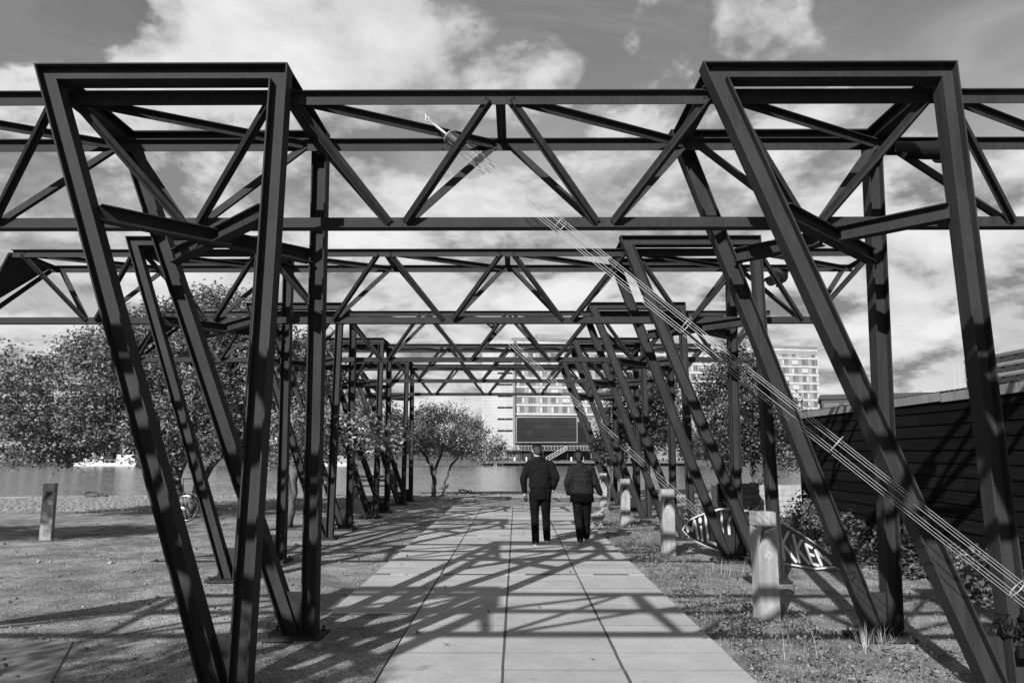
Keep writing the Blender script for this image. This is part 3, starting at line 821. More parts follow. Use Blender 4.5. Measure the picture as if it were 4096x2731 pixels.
# ------------------------------------------------------------------ the black timber shed
def make_shed():
    X, Y0, Y1, ZT = 6.4, 3.0, 17.3, 2.50
    root = empty('timber_shed', (X, Y1, 0), 0, 'long low shed clad in black horizontal boards with pale metal roof edge', 'shed')
    mb = MB(); mb.cbox(.03, 5.0, Y0-Y1, -.03, -.05, ZT-.02); mb.build('core', M['board'], root)
    nb = 13; hb = ZT/nb
    for i in range(nb):
        cuts = [Y0, Y0+random.uniform(3.5, 5.0), Y0+random.uniform(8, 10), Y1]
        for a, b in zip(cuts[:-1], cuts[1:]):
            m2 = MB(); z0 = i*hb+.006; z1 = (i+1)*hb-.004; t0, t1 = -.012, .016
            y0, y1 = a-Y1+.004, b-Y1-.004
            m2.add([(t0-.012, y0, z0), (t0-.012, y1, z0), (t0+.006, y1, z1), (t0+.006, y0, z1), (t1+.03, y0, z0), (t1+.03, y1, z0), (t1+.03, y1, z1), (t1+.03, y0, z1)],
                   [(0, 3, 2, 1), (4, 5, 6, 7), (0, 1, 5, 4), (3, 7, 6, 2), (0, 4, 7, 3), (1, 2, 6, 5)])
            m2.build('wall_board', M['board'], root, fix=False)
        m2 = MB(); m2.box((2.5, -.0, (i+.5)*hb), (5.0, .03, hb-.01)); m2.build('end_board', M['board'], root)
    MB().cbox(-.035, .04, -.05, .035, 0, ZT).build('corner_board', M['board'], root)
    # metal edge in bays, slightly bent
    y = Y0
    while y < Y1-.1:
        y2 = min(y+random.uniform(2.2, 3.2), Y1+.03); j0, j1 = random.uniform(-.012, .012), random.uniform(-.012, .012)
        m2 = MB(); m2.add([(-.05, y-Y1, ZT-.045+j0), (-.05, y2-Y1-.01, ZT-.045+j1), (-.055, y2-Y1-.01, ZT+.085+j1), (-.055, y-Y1, ZT+.085+j0), (.2, y-Y1, ZT+.10+j0), (.2, y2-Y1-.01, ZT+.10+j1)], [(0, 1, 2, 3)[::-1], (3, 2, 5, 4)[::-1]])
        m2.build('roof_edge', M['flashing'], root, fix=False); y = y2
    # corrugated roof beyond the edge
    m2 = MB(); n = 420; vs = []
    for i in range(n):
        yy = (Y0-Y1)+(Y1-Y0+.12)*i/(n-1); dz = .016*math.sin(i*PI*.5)
        vs += [(.05, yy, ZT+.105+dz), (5.1, yy, ZT+.62+dz)]
    m2.add(vs, [(2*i, 2*i+1, 2*i+3, 2*i+2) for i in range(n-1)]); m2.build('roof', M['roofing'], root)
    MB().add([(0, 0, ZT), (5, 0, ZT), (5, 0, ZT+.6), (0, 0, ZT+.12)], [(0, 1, 2, 3)]).build('gable', M['board'], root)


make_shed()
# low white boarded wall and dark timber box behind the sign
wl = empty('white_fence', (6.2, 20.3, 0), 0, 'low white boarded screen standing behind the fish-shaped sign', 'fence')
for i in range(6):
    MB().cbox(0, 1.55, -.02, .02, .03+i*.14, .03+i*.14+.13).build('board', M['white_board'], wl)
for x in (.05, 1.5): MB().cbox(x-.03, x+.03, .021, .08, 0, .9).build('post', M['board'], wl)
pb_ = empty('planter_box', (5.05, 19.5, 0), 0, 'dark horizontal-board planter box left of the white screen', 'planter')
for i in range(7):
    MB().cbox(0, 1.05, -.02, .02, .03+i*.13, .03+i*.13+.12).build('board', M['board'], pb_)
    MB().cbox(1.03, 1.07, .021, .7, .03+i*.13, .03+i*.13+.12).build('board', M['board'], pb_)
MB().cbox(.02, 1.02, .02, .7, .0, .86).build('fill', M['soil'], pb_)


# ------------------------------------------------------------------ vegetation
def leaves(n_or_pts, size, aspect, up_bias, name, mat_, parent=None, outward=None, droop=0.0, wide_var=.35, fold=.25):
    """one mesh of many small folded leaves at the given points"""
    Pn = np.asarray(n_or_pts, dtype=float); n = len(Pn)
    d = RNG.normal(size=(n, 3)); d[:, 2] = d[:, 2]*.6-droop; d /= np.linalg.norm(d, axis=1)[:, None]
    nr = RNG.normal(size=(n, 3))*.75
    nr[:, 2] += up_bias
    if outward is not None: nr += outward
    nr -= d*(nr*d).sum(1)[:, None]; nr /= np.linalg.norm(nr, axis=1)[:, None]+1e-9
    s = np.cross(d, nr)
    L = size*RNG.uniform(1-wide_var, 1+wide_var, n); W = L*aspect
    a = Pn; tip = Pn+d*L[:, None]; m1 = Pn+d*(L*.35)[:, None]; m2 = Pn+d*(L*.72)[:, None]
    up = nr*(W*fold)[:, None]
    V = np.stack([a, m1+s*(W*.5)[:, None]+up, m2+s*(W*.40)[:, None]+up, tip-up*.6, m2-s*(W*.40)[:, None]+up, m1-s*(W*.5)[:, None]+up, ], 1).reshape(-1, 3)
    b = (np.arange(n)*6)[:, None]
    F = np.concatenate([b+np.array([[0, 1, 2, 3]]), b+np.array([[0, 3, 4, 5]])], 1).reshape(-1, 4)
    return link(name, np_mesh(name, V, F), parent, None, [M[mat_]])


def make_tree(loc, stems, blobs, nclus, per, leaf, mat_, label, group=None, crad=.34, name='leafy_tree', seed=1, twig=True, aspect=.52, sunny=.5, trunk_r=.13):
    rs = np.random.default_rng(seed); random.seed(seed)
    root = empty(name, loc, 0, label, 'tree', group)
    nodes = []; mb = MB()
    for st in stems:        # hand-placed stems: list of (x, y, z, r)
        pts = [Vector(p[:3]) for p in st]; rad = [p[3] for p in st]
        fine, fr = [], []
        for i in range(len(pts)-1):
            for j in range(5):
                t = j/5; w = (rs.normal(size=3)*.02 if (i or j) else np.zeros(3)); fine.append(pts[i].lerp(pts[i+1], t)+Vector(w)); fr.append(rad[i]+(rad[i+1]-rad[i])*t)
        fine.append(pts[-1]); fr.append(rad[-1]); mb.tube(fine, fr, 9)
        nodes += [(p, r) for p, r in zip(fine, fr) if p.z > pts[0].z+.45*(pts[-1].z-pts[0].z)]
    mb.build('trunk', M['bark'], root, smooth=True)
    # clump centres inside the crown lobes, more of them near the surface
    vol = np.array([b[3]*b[4]*b[5] for b in blobs])**.8; vol = vol/vol.sum()
    C = []
    for _ in range(nclus):
        b = blobs[rs.choice(len(blobs), p=vol)]; v = rs.normal(size=3); v /= np.linalg.norm(v); r = rs.uniform(.25, 1.0)**.45
        C.append((b[0]+v[0]*b[3]*r, b[1]+v[1]*b[4]*r, b[2]+v[2]*b[5]*r))
    C = np.array(C); c0 = C.mean(0)
    order = np.argsort(np.linalg.norm(C-np.array(nodes[0][0]), axis=1))
    br = MB(); NP = [np.array(p) for p, r in nodes]; NR = [r for p, r in nodes]
    for i in order:
        c = C[i]; A = np.array(NP); dd = np.linalg.norm(A-c, axis=1)+.8*np.maximum(0, A[:, 2]-c[2])
        j = int(np.argmin(dd)); p = Vector(NP[j]); q = Vector(c); L = (q-p).length
        if L < .05: continue
        mid = p.lerp(q, .5)+Vector(rs.normal(size=3))*L*.10+Vector((0, 0, L*.06)); r0 = max(.006, min(NR[j]*.72, .012+.014*L)); 
        br.tube([p, mid, q], [r0, r0*.75, r0*.45], 5, False)
        NP += [np.array(mid), np.array(q)]; NR += [r0*.75, r0*.45]
    tag(br.build('branches', M['bark'], root, smooth=True, fix=False), kind='stuff')
    # leaves
    npl = rs.poisson(per, nclus)+2
    Q = np.repeat(C, npl, 0); off = rs.normal(size=Q.shape)*crad*np.repeat(rs.uniform(.6, 1.25, nclus), npl)[:, None]*np.array([.62, .62, .5])
    Q = Q+off; outw = (Q-c0); outw /= np.linalg.norm(outw, axis=1)[:, None]+1e-6
    global RNG; keep = RNG; RNG = rs
    leaves(Q, leaf, aspect, .55, 'crown', mat_, root, outward=outw*.45+off/crad*.5, droop=.12)
    RNG = keep
    return root


# the large spreading tree the bicycle leans on
make_tree((-8.95, 20.3, 0), [[(-.05, 0, -.1, .19), (0, 0, .9, .15), (-.15, .0, 1.8, .12), (-.9, -.1, 3.0, .09), (-1.4, 0, 4.2, .06)],
                             [(.32, .1, -.1, .14), (.55, .05, .8, .11), (1.15, 0, 1.7, .09), (1.9, -.1, 2.7, .07), (2.3, .1, 4.3, .045)],
                             [(0, 0, 1.0, .12), (.25, .3, 2.4, .09), (.4, .3, 4.8, .05)]],
          [(-2.6, -.4, 3.2, 2.4, 2.2, 1.5), (-.6, -.2, 3.9, 2.2, 2.2, 1.7), (1.0, .0, 4.3, 2.1, 2.0, 1.7), (2.4, -.3, 3.6, 1.9, 1.9, 1.8), (.3, -.6, 2.5, 2.6, 2.0, 1.0), (-3.4, -.3, 2.3, 1.9, 1.9, .9), (.3, 0, 5.1, 1.4, 1.4, .9), (3.0, -.4, 2.2, 1.1, 1.2, .7), (-2.2, 0, 4.4, 1.2, 1.3, .6)],
          620, 105, .095, 'leaf_light', 'large spreading broadleaf tree with pale leaves, a bicycle against its trunk', 'broadleaf trees on the quay', crad=.33, seed=3)
make_tree((-5.3, 18.2, 0), [[(0, 0, -.1, .09), (.1, -.1, 1.0, .07), (.5, -.5, 1.9, .05), (1.2, -1.2, 2.3, .03)], [(.05, 0, .6, .06), (-.3, .1, 1.8, .045), (-.2, .1, 2.6, .03)]],
          [(1.4, -1.5, 2.1, 1.2, .7, .55), (.5, -.8, 2.2, 1.0, .8, .55), (2.4, -1.9, 2.0, .8, .5, .35), (-.3, 0, 2.2, .9, .8, .6)], 85, 42, .10, 'leaf_bright', 'small tree whose low branches hang in front of the steel legs', 'broadleaf trees on the quay', crad=.30, seed=5)
make_tree((-3.15, 29.9, 0), [[(0, 0, -.1, .10), (-.05, 0, .7, .085), (-.15, 0, 1.2, .07), (-.7, .1, 2.0, .045)], [(-.05, 0, .7, .07), (.1, 0, 1.4, .055), (.5, 0, 2.4, .035)], [(.25, .1, -.1, .06), (.42, .1, .7, .05), (.62, .1, 1.25, .045), (1.3, .1, 1.9, .03)]],
          [(.3, 0, 2.55, 1.7, 1.5, .95), (-.8, 0, 2.5, 1.2, 1.3, .9), (1.6, 0, 2.0, 1.2, 1.1, .6), (.1, 0, 3.2, .9, .9, .5), (2.2, 0, 1.75, .7, .7, .4)], 300, 46, .085, 'leaf_bright', 'small bushy tree with forked trunk at the quay edge, gull at its foot', 'broadleaf trees on the quay', crad=.28, seed=8)
make_tree((-7.4, 30.2, 0), [[(0, 0, -.1, .12), (.1, 0, 1.2, .09), (.4, 0, 2.4, .06), (.6, 0, 3.8, .03)], [(0, 0, .8, .08), (-.6, 0, 1.9, .06), (-1.0, 0, 3.0, .03)]],
          [(.3, 0, 3.1, 2.0, 1.7, 1.4), (1.8, 0, 2.8, 1.5, 1.4, 1.2), (-1.2, 0, 2.7, 1.5, 1.4, 1.2), (2.6, 0, 2.2, 1.0, 1.0, .8)], 260, 44, .095, 'leaf_mid', 'bushy tree by the bench behind the row of steel legs', 'broadleaf trees on the quay', crad=.33, seed=9)
# darker trees on the right
make_tree((7.3, 23.4, 0), [[(0, 0, -.1, .11), (-.1, 0, 1.1, .09), (-.3, 0, 2.3, .06), (-.2, 0, 4.2, .03)], [(0, 0, .7, .07), (.4, -.1, 1.5, .05), (.6, 0, 2.8, .03)]],
          [(-.5, 0, 3.2, 1.3, 1.3, 1.7), (.3, 0, 2.7, 1.1, 1.2, 1.1), (-.9, 0, 2.0, 1.0, 1.1, .8), (-.6, 0, 4.3, .8, .8, .8), (.6, -.2, 1.8, .7, .8, .6)], 330, 48, .10, 'leaf_dark', 'dark glossy tree rising behind the black shed corner', 'dark trees behind the portals', crad=.32, seed=12)
make_tree((4.5, 29.3, 0), [[(0, 0, -.1, .09), (0, 0, 1.0, .08), (-.1, 0, 2.0, .06), (-.1, 0, 4.4, .02)]],
          [(0, 0, 3.6, 1.3, 1.3, 1.4), (.7, 0, 2.6, 1.3, 1.2, 1.0), (-.6, 0, 2.1, 1.0, 1.0, .7), (1.3, 0, 3.4, 1.0, 1.0, 1.0)], 330, 46, .10, 'leaf_dark', 'dark tree at the quay beyond the cable stay', 'dark trees behind the portals', crad=.32, seed=14)
make_tree((2.95, 24.6, 0), [[(0, 0, -.1, .03), (.05, 0, 1.0, .025), (.0, 0, 1.6, .02), (-.1, 0, 2.0, .01)]],
          [(-.1, 0, 1.85, .42, .4, .32), (.1, 0, 1.5, .3, .3, .2)], 26, 34, .09, 'leaf_dark', 'thin sapling with a small leafy head by the leaning cables', 'saplings along the portals', crad=.22, seed=15, name='sapling')
# trees outside the picture that shade it; the flat-topped one is an added shade-caster
make_tree((-14.6, 9.0, 0), [[(0, 0, -.1, .17), (0, 0, 2.0, .13), (0, 0, 4.5, .06)]], [(0, 0, 4.7, 3.2, 1.2, .55), (-2.2, -.4, 4.8, 2.0, 1.1, .5), (2.2, .5, 4.7, 1.6, 1.0, .5)], 330, 40, .12, 'leaf_mid', 'unseen flat-topped tree added left of the gravel to shade the ground behind the lone bollard', 'shade trees beside the gravel', crad=.40, seed=21)
make_tree((-6.6, -3.3, 0), [[(0, 0, -.1, .16), (.1, 0, 2.0, .12), (.3, .3, 4.6, .06)]], [(.5, 1.4, 4.6, 1.5, 1.0, .7), (-1.0, 1.0, 4.9, 1.6, 1.2, .8), (1.4, 1.0, 4.3, .9, .8, .5)], 110, 34, .12, 'leaf_mid', 'tree behind the last portal, dappling the near gravel', 'shade trees beside the gravel', crad=.36, seed=22)


def make_bush(loc, r, n, leaf, mat_, label, seed, name='bush', stems=10):
    rs = np.random.default_rng(seed); root = empty(name, loc, 0, label, 'bush', 'bushes along the shed')
    v = rs.normal(size=(n, 3)); v /= np.linalg.norm(v, axis=1)[:, None]; v *= rs.uniform(.3, 1.0, n)[:, None]**.5
    lump = 1+.35*np.sin(v[:, 0]*5+seed)*np.cos(v[:, 1]*4+seed*2)
    Pq = v*np.array(r)*lump[:, None]; Pq[:, 2] = np.abs(Pq[:, 2])+.02
    leaves(Pq, leaf, .62, .7, 'foliage', mat_, root, outward=v*.6)
    mb = MB()
    for i in range(stems):
        p = Pq[rs.integers(n)]; mb.tube([(p[0]*.15, p[1]*.15, 0), (p[0]*.5, p[1]*.5, p[2]*.6), tuple(p*1.05)], [.012, .009, .004], 4, False)
    mb.build('stems', M['bark'], root, fix=False)
    return root


BUSH = [((5.75, 9.2, 0), (.7, .9, .45), 1500, .075, 'leaf_mid', 'low leafy bush at the foot of the black shed, nearest the cable anchor'),
        ((5.7, 11.2, 0), (.55, .9, .55), 1500, .075, 'leaf_dark', 'bramble bush against the black shed boards beside the sign tail'),
        ((5.6, 13.1, 0), (.5, .9, .6), 1200, .07, 'leaf_mid', 'bright bush against the shed boards behind the sign'),
        ((5.6, 15.3, 0), (.6, 1.1, .75), 1600, .07, 'leaf_mid', 'taller bush by the shed corner'),
        ((5.7, 7.4, 0), (.6, .8, .45), 700, .06, 'leaf_mid', 'low spreading bush by the shed in front of the cables'),
        ((3.7, 15.6, 0), (.45, .5, .75), 500, .06, 'weed', 'wispy shrub behind the upper tip of the sign'),
        ((4.9, 17.6, 0), (.8, .6, .55), 900, .07, 'leaf_dark', 'dark ivy mound between the planter box and the shed')]
for i, (loc, r, n, lf, m_, lab) in enumerate(BUSH): make_bush(loc, r, n, lf, m_, lab, 40+i)


# grass, weeds, litter and pebbles
def on_path(x, y): return (XJ-2*PW-.02 < x < XJ+2*PW+.02 and 8.2 < y < 24.5) or (XJ-PW-.02 < x < XJ+2*PW+.02 and y <= 8.2)


def scatter_blades(name, regions, mat_, hgt, wid, label=None):
    V, F = [], []; k = 0
    for (x0, x1, y0, y1, n) in regions:
        for _ in range(n):
            cx, cy = random.uniform(x0, x1), random.uniform(y0, y1)
            if on_path(cx, cy): continue
            for b in range(random.randint(4, 9)):
                a = random.uniform(0, 2*PI); h = hgt*random.uniform(.4, 1.2); l = random.uniform(.2, .9)*h; px, py = cx+random.gauss(0, .03), cy+random.gauss(0, .03)
                dx, dy = math.cos(a), math.sin(a); w = wid*random.uniform(.6, 1.3)
                V += [(px-dy*w, py+dx*w, -.01), (px+dy*w, py-dx*w, -.01), (px+dx*l*.4+dy*w*.8, py+dy*l*.4-dx*w*.8, h*.65), (px+dx*l*.4-dy*w*.8, py+dy*l*.4+dx*w*.8, h*.65), (px+dx*l+dy*w*.15, py+dy*l-dx*w*.15, h), (px+dx*l-dy*w*.15, py+dy*l+dx*w*.15, h)]
                F += [(k, k+1, k+2, k+3), (k+3, k+2, k+4, k+5)]; k += 6
    o = link(name, np_mesh(name, np.array(V), np.array(F)), None, None, [M[mat_]]); tag(o, label, 'grass', kind='stuff')


scatter_blades('grass', [(1.85, 3.0, 5.0, 9.0, 420), (1.82, 2.9, 9.0, 16, 520), (1.82, 3.6, 15, 24, 420), (3.0, 5.4, 5.5, 9.0, 150), (3.4, 5.0, 11.5, 16, 160), (-2.4, -2.02, 7.6, 8.4, 25), (-3.0, -2.2, 6.4, 7.6, 30), (-9.0, -5, 16, 19, 60), (-9.5, -8.9, 14.9, 15.8, 40)], 'weed', .05, .0025, 'short grass and weeds along the right edge of the path')
scatter_blades('dry_grass', [(3.05, 3.3, 6.9, 7.2, 8), (2.8, 3.2, 10.9, 11.5, 10), (-6.3, -5.9, 12.3, 12.6, 6), (2.2, 2.6, 6.6, 7.4, 6)], 'straw', .22, .0022, 'tall dry grass tufts beside the path')


def litter():
    # ground-hugging weed leaves
    pts = []
    for (x0, x1, y0, y1, n, sc) in [(1.86, 2.7, 5.0, 8.8, 1500, .2), (1.84, 2.6, 8.8, 15, 1500, .2), (1.84, 3.2, 15, 24, 1500, .3), (2.7, 5.0, 5.4, 7.0, 900, .3), (4.4, 5.6, 6.0, 12.5, 900, .3), (2.0, 3.0, 7.3, 8.6, 700, .2)]:
        for _ in range(n):
            x, y = random.uniform(x0, x1), random.uniform(y0, y1)
            clump = math.sin(x*7.1+y*3.3)*math.cos(x*2.7-y*5.9)
            if clump < -.15 or on_path(x, y): continue
            pts.append((x, y, random.uniform(0, .05)*(1+clump)))
    o = leaves(np.array(pts), .032, .75, 1.6, 'ground_cover', 'weed'); tag(o, 'low broad-leaved weeds creeping over the verge right of the path', 'weeds', kind='stuff')
    # fallen leaves
    pts = []
    for (x0, x1, y0, y1, n) in [(-10, -2.1, 5.5, 20, 170), (1.9, 5.8, 5.3, 20, 150), (-2, 1.8, 8, 25, 25), (-9, 2, 24, 32, 260)]:
        for _ in range(n):
            x, y = random.uniform(x0, x1), random.uniform(y0, y1); pts.append((x, y, .012+.016*random.random()+(.012 if on_path(x, y) else 0)))
    o = leaves(np.array(pts), .05, .7, 2.2, 'leaf_litter', 'dead_leaf', fold=.5); tag(o, 'scattered curled fallen leaves on the gravel', 'leaf litter', kind='stuff')
    # pebbles
    n = 15000
    X = RNG.uniform(-9, 6.2, n); Y = 5.0+11*RNG.uniform(0, 1, n)**1.6
    keep = np.array([not on_path(a, b) for a, b in zip(X, Y)]); X, Y = X[keep], Y[keep]; n = len(X)
    r = .006*np.exp(RNG.normal(size=n)*.5)+.002
    dirs = np.array([(1, 0, 0), (0, 1, 0), (-1, 0, 0), (0, -1, 0), (0, 0, 1), (0, 0, -1)], float)
    V = dirs[None]*(r[:, None, None]*RNG.uniform(.7, 1.35, (n, 6, 1))); V[..., 2] *= .7; V += np.stack([X, Y, -.012+r*.4], 1)[:, None, :]
    f = np.array([(0, 1, 4), (1, 2, 4), (2, 3, 4), (3, 0, 4), (1, 0, 5), (2, 1, 5), (3, 2, 5), (0, 3, 5)])
    F = (f[None]+(np.arange(n)*6)[:, None, None]).reshape(-1, 3)
    o = link('pebbles', np_mesh('pebbles', V.reshape(-1, 3), F), None, None, [M['pebble']]); tag(o, 'loose gravel pebbles spread over the ground', 'gravel', kind='stuff')


litter()
# single fallen leaves that lie on the slabs
LV = [((-.92, 7.45), 1, .085), ((-.62, 7.02), 0, .05), ((1.72, 7.3), 0, .06), ((.62, 6.55), 0, .04), ((-.34, 11.9), 0, .08), ((-1.2, 11.4), 0, .06), ((1.0, 11.8), 0, .04), ((1.25, 12.6), 0, .05), ((-1.75, 11.9), 0, .05), ((-.9, 9.95), 0, .06), ((.8, 9.9), 0, .04), ((-1.0, 12.9), 0, .05)]
for i, ((x, y), c, s) in enumerate(LV):
    k = MB(); n = 9; vs = [(0, 0, .012)]
    for j in range(n):
        a = 2*PI*j/n; rr = s*(.38+.22*math.cos(a)**2+random.uniform(-.08, .08)); vs.append((math.cos(a)*rr, math.sin(a)*rr*.7, .004+random.uniform(0, .35*s)))
    k.add(vs, [(0, j+1, (j+1) % n+1) for j in range(n)]); o = k.build('fallen_leaf', M['dead_leaf'], loc=(x, y, .021), fix=False); o.rotation_euler = (0, 0, random.uniform(0, 6))
    tag(o, 'curled dry leaf lying on the pale paving slabs', 'leaf', 'dry leaves on the paving')
# a few pale stones
for i, (x, y, s) in enumerate([(2.05, 7.95, .05), (-1.75, 7.0, .05), (4.4, 6.4, .06), (-4.3, 9.4, .035)]):
    k = MB(); k.ball((0, 0, s*.35), (s, s*.8, s*.6), 7, 5); me = k.mesh('stone')
    for v in me.vertices: v.co *= random.uniform(.85, 1.15)
    tag(link('stone', me, None, (x, y, -.01), [M['bollard']]), ['pale stone at the right edge of the paving', 'pale stone by the left base plate', 'pale stone below the wire bundle', 'small pale stone in the left gravel'][i], 'stone')


# ------------------------------------------------------------------ people and dog
def hand(mb, w, d, palm_n, size=1.0, curl=.5):
    """five unequal bent fingers from the wrist w, pointing along d"""
    d = Vector(d).normalized(); s = d.cross(Vector(palm_n)).normalized(); n = Vector(palm_n).normalized()
    for i, (o, l) in enumerate(((-.030, .072), (-.010, .080), (.010, .076), (.029, .060))):
        a = w+d*.085*size+s*o*size; b = a+(d*(1-.3*curl)+n*curl*.6).normalized()*l*.5*size; c = b+(d*(1-curl)+n*curl).normalized()*l*.5*size
        mb.tube([a-d*.02, a, b, c, c+d*.002], [.009, .009, .0085, .0075, .003], 6)
    t0 = w+d*.03*size-s*.03*size; mb.tube([t0, t0+(d*.6-s*.6)*.045*size, t0+(d*.9-s*.5)*.075*size], [.011, .010, .007], 6)


def head_parts(mb, c, fwd, k=1.0):
    """skull, jaw, nose, ears; c is the head centre"""
    f = Vector(fwd).normalized(); s = f.cross(Vector((0, 0, 1))).normalized(); u = s.cross(f)
    def W(a, b, e): return c+(s*a+f*b+u*e)*k
    mb.cap(W(0, -.02, .03), W(0, .02, .03), .083*k, .080*k, 14)
    mb.cap(W(0, .03, -.03), W(0, .045, -.075), .066*k, .048*k, 12)
    mb.cap(W(0, -.015, -.02), W(0, -.012, .0), .074*k, .076*k, 12)
    mb.cap(W(0, .105, -.005), W(0, .118, -.03), .010*k, .013*k, 6)                # nose
    for sg in (-1, 1): mb.cap(W(sg*.079, -.005, .01), W(sg*.083, -.012, -.03), .017*k, .011*k, 6)   # ears
    mb.cap(W(-.02, .096, -.062), W(.02, .096, -.062), .009*k, .009*k, 6)           # mouth
    return W


def man():
    root = empty('person', (.44, 14.42, .014), 0, 'man in a dark sweater and dark trousers walking away, hand in pocket', 'person')
    hd = Vector((-.05, .06, 1.715))
    # body (skin): one figure, covered by the clothes
    b = MB()
    head_parts(b, hd, (-.25, 1, -.32), 1.1)
    b.cap((-.035, .0, 1.52), hd+Vector((0, -.02, -.06)), .062, .058, 12)
    b.loft([((0, 0, .86), .13, .09), ((0, 0, 1.0), .15, .10), ((0, 0, 1.2), .15, .10), ((0, 0, 1.42), .17, .10), ((-.01, 0, 1.50), .09, .07)], 14)
    LA = [(-.205, .0, 1.445), (-.31, -.02, 1.20), (-.285, .05, .97)]; RA = [(.205, .0, 1.445), (.305, -.05, 1.22), (.25, .04, 1.03)]
    for A in (LA, RA): b.cap(A[0], A[1], .05, .042); b.cap(A[1], A[2], .040, .028)
    LL = [(-.09, 0, .90), (-.095, .05, .50), (-.085, -.06, .09)]; RL = [(.09, 0, .90), (.115, .14, .51), (.135, .22, .11)]
    for A in (LL, RL): b.cap(A[0], A[1], .08, .052); b.cap(A[1], A[2], .052, .036)
    w = Vector(LA[2]); dn = Vector((.05, .2, -1)).normalized(); b.cap(w, w+dn*.075, .030, .034, 8)
    e = MB(); hand(e, w, dn, (1, .1, 0)); 
    w2 = Vector(RA[2]); d2 = Vector((-.3, .3, -1)).normalized(); b.cap(w2, w2+d2*.07, .028, .03, 8); hand(e, w2, d2, (-1, 0, 0), .9, .2)
    organic('body', b, M['skin'], root, .011, 4, e)
    # hair: short, greying
    h = MB(); f = Vector((-.25, 1, -.32)).normalized(); s = f.cross(Vector((0, 0, 1))).normalized(); u = s.cross(f)
    def W(a, c_, d_): return hd+s*a+f*c_+u*d_
    h.cap(W(0, -.030, .05), W(0, .015, .058), .096, .090, 14); h.cap(W(0, -.038, -.01), W(0, -.03, .03), .088, .094, 12); h.cap(W(0, -.055, -.045), W(0, -.045, 0), .064, .08, 12)
    organic('hair', h, M['hair_grey'], root, .010, 3)
    # sweater
    c = MB()
    c.loft([((.01, 0, 1.02), .200, .135), ((.01, 0, 1.05), .222, .150), ((.01, -.005, 1.15), .208, .150), ((.0, -.01, 1.30), .212, .150), ((0, -.01, 1.42), .218, .140), ((-.005, 0, 1.50), .175, .110), ((-.02, .0, 1.56), .092, .085), ((-.03, .01, 1.61), .080, .078)], 18)
    c.cap((-.12, 0, 1.475), (-.2, 0, 1.445), .082, .088); c.cap((.12, 0, 1.475), (.2, 0, 1.445), .082, .088)
    for A in (LA, RA): c.cap(A[0], A[1], .086, .070, 12); c.cap(A[1], A[2], .070, .052, 12)
    organic('sweater', c, M['sweater'], root, .012, 4)
    t = MB()
    t.loft([((.01, 0, .82), .195, .130), ((.01, 0, .92), .205, .145), ((.01, 0, 1.05), .190, .130)], 16)
    for A, k in ((LL, 0), (RL, 1)): t.cap((A[0][0]*1.15, A[0][1], A[0][2]), A[1], .108, .080, 12); t.cap(A[1], (A[2][0], A[2][1], A[2][2]-.01), .080, .070, 12)
    organic('trousers', t, M['trousers'], root, .012, 4)
    for A, hm in ((LL, 0.0), (RL, .03)):
        x, y = A[2][0], A[2][1]; sh = MB(); sh.loft([((x, y+.05, hm+.018), .044, .135), ((x, y+.05, hm+.05), .046, .128), ((x, y+.02, hm+.085), .042, .09), ((x, y-.005, hm+.12), .040, .055)], 14); o = sh.build('shoe', M['shoe_dark'], root, smooth=True)
        MB().loft([((x, y+.05, hm), .043, .138), ((x, y+.05, hm+.024), .049, .142)], 16).build('sole', M['sole'], o)
    gl = MB(); gl.cap(w+dn*.09+Vector((.01, .0, 0)), w+dn*.16+Vector((.02, .01, -.01)), .036, .030, 10)
    tag(gl.build('glove_pair', M['glove'], loc=Vector(root.location), smooth=True), 'dark folded gloves held in the left hand of the man', 'gloves')
    return root


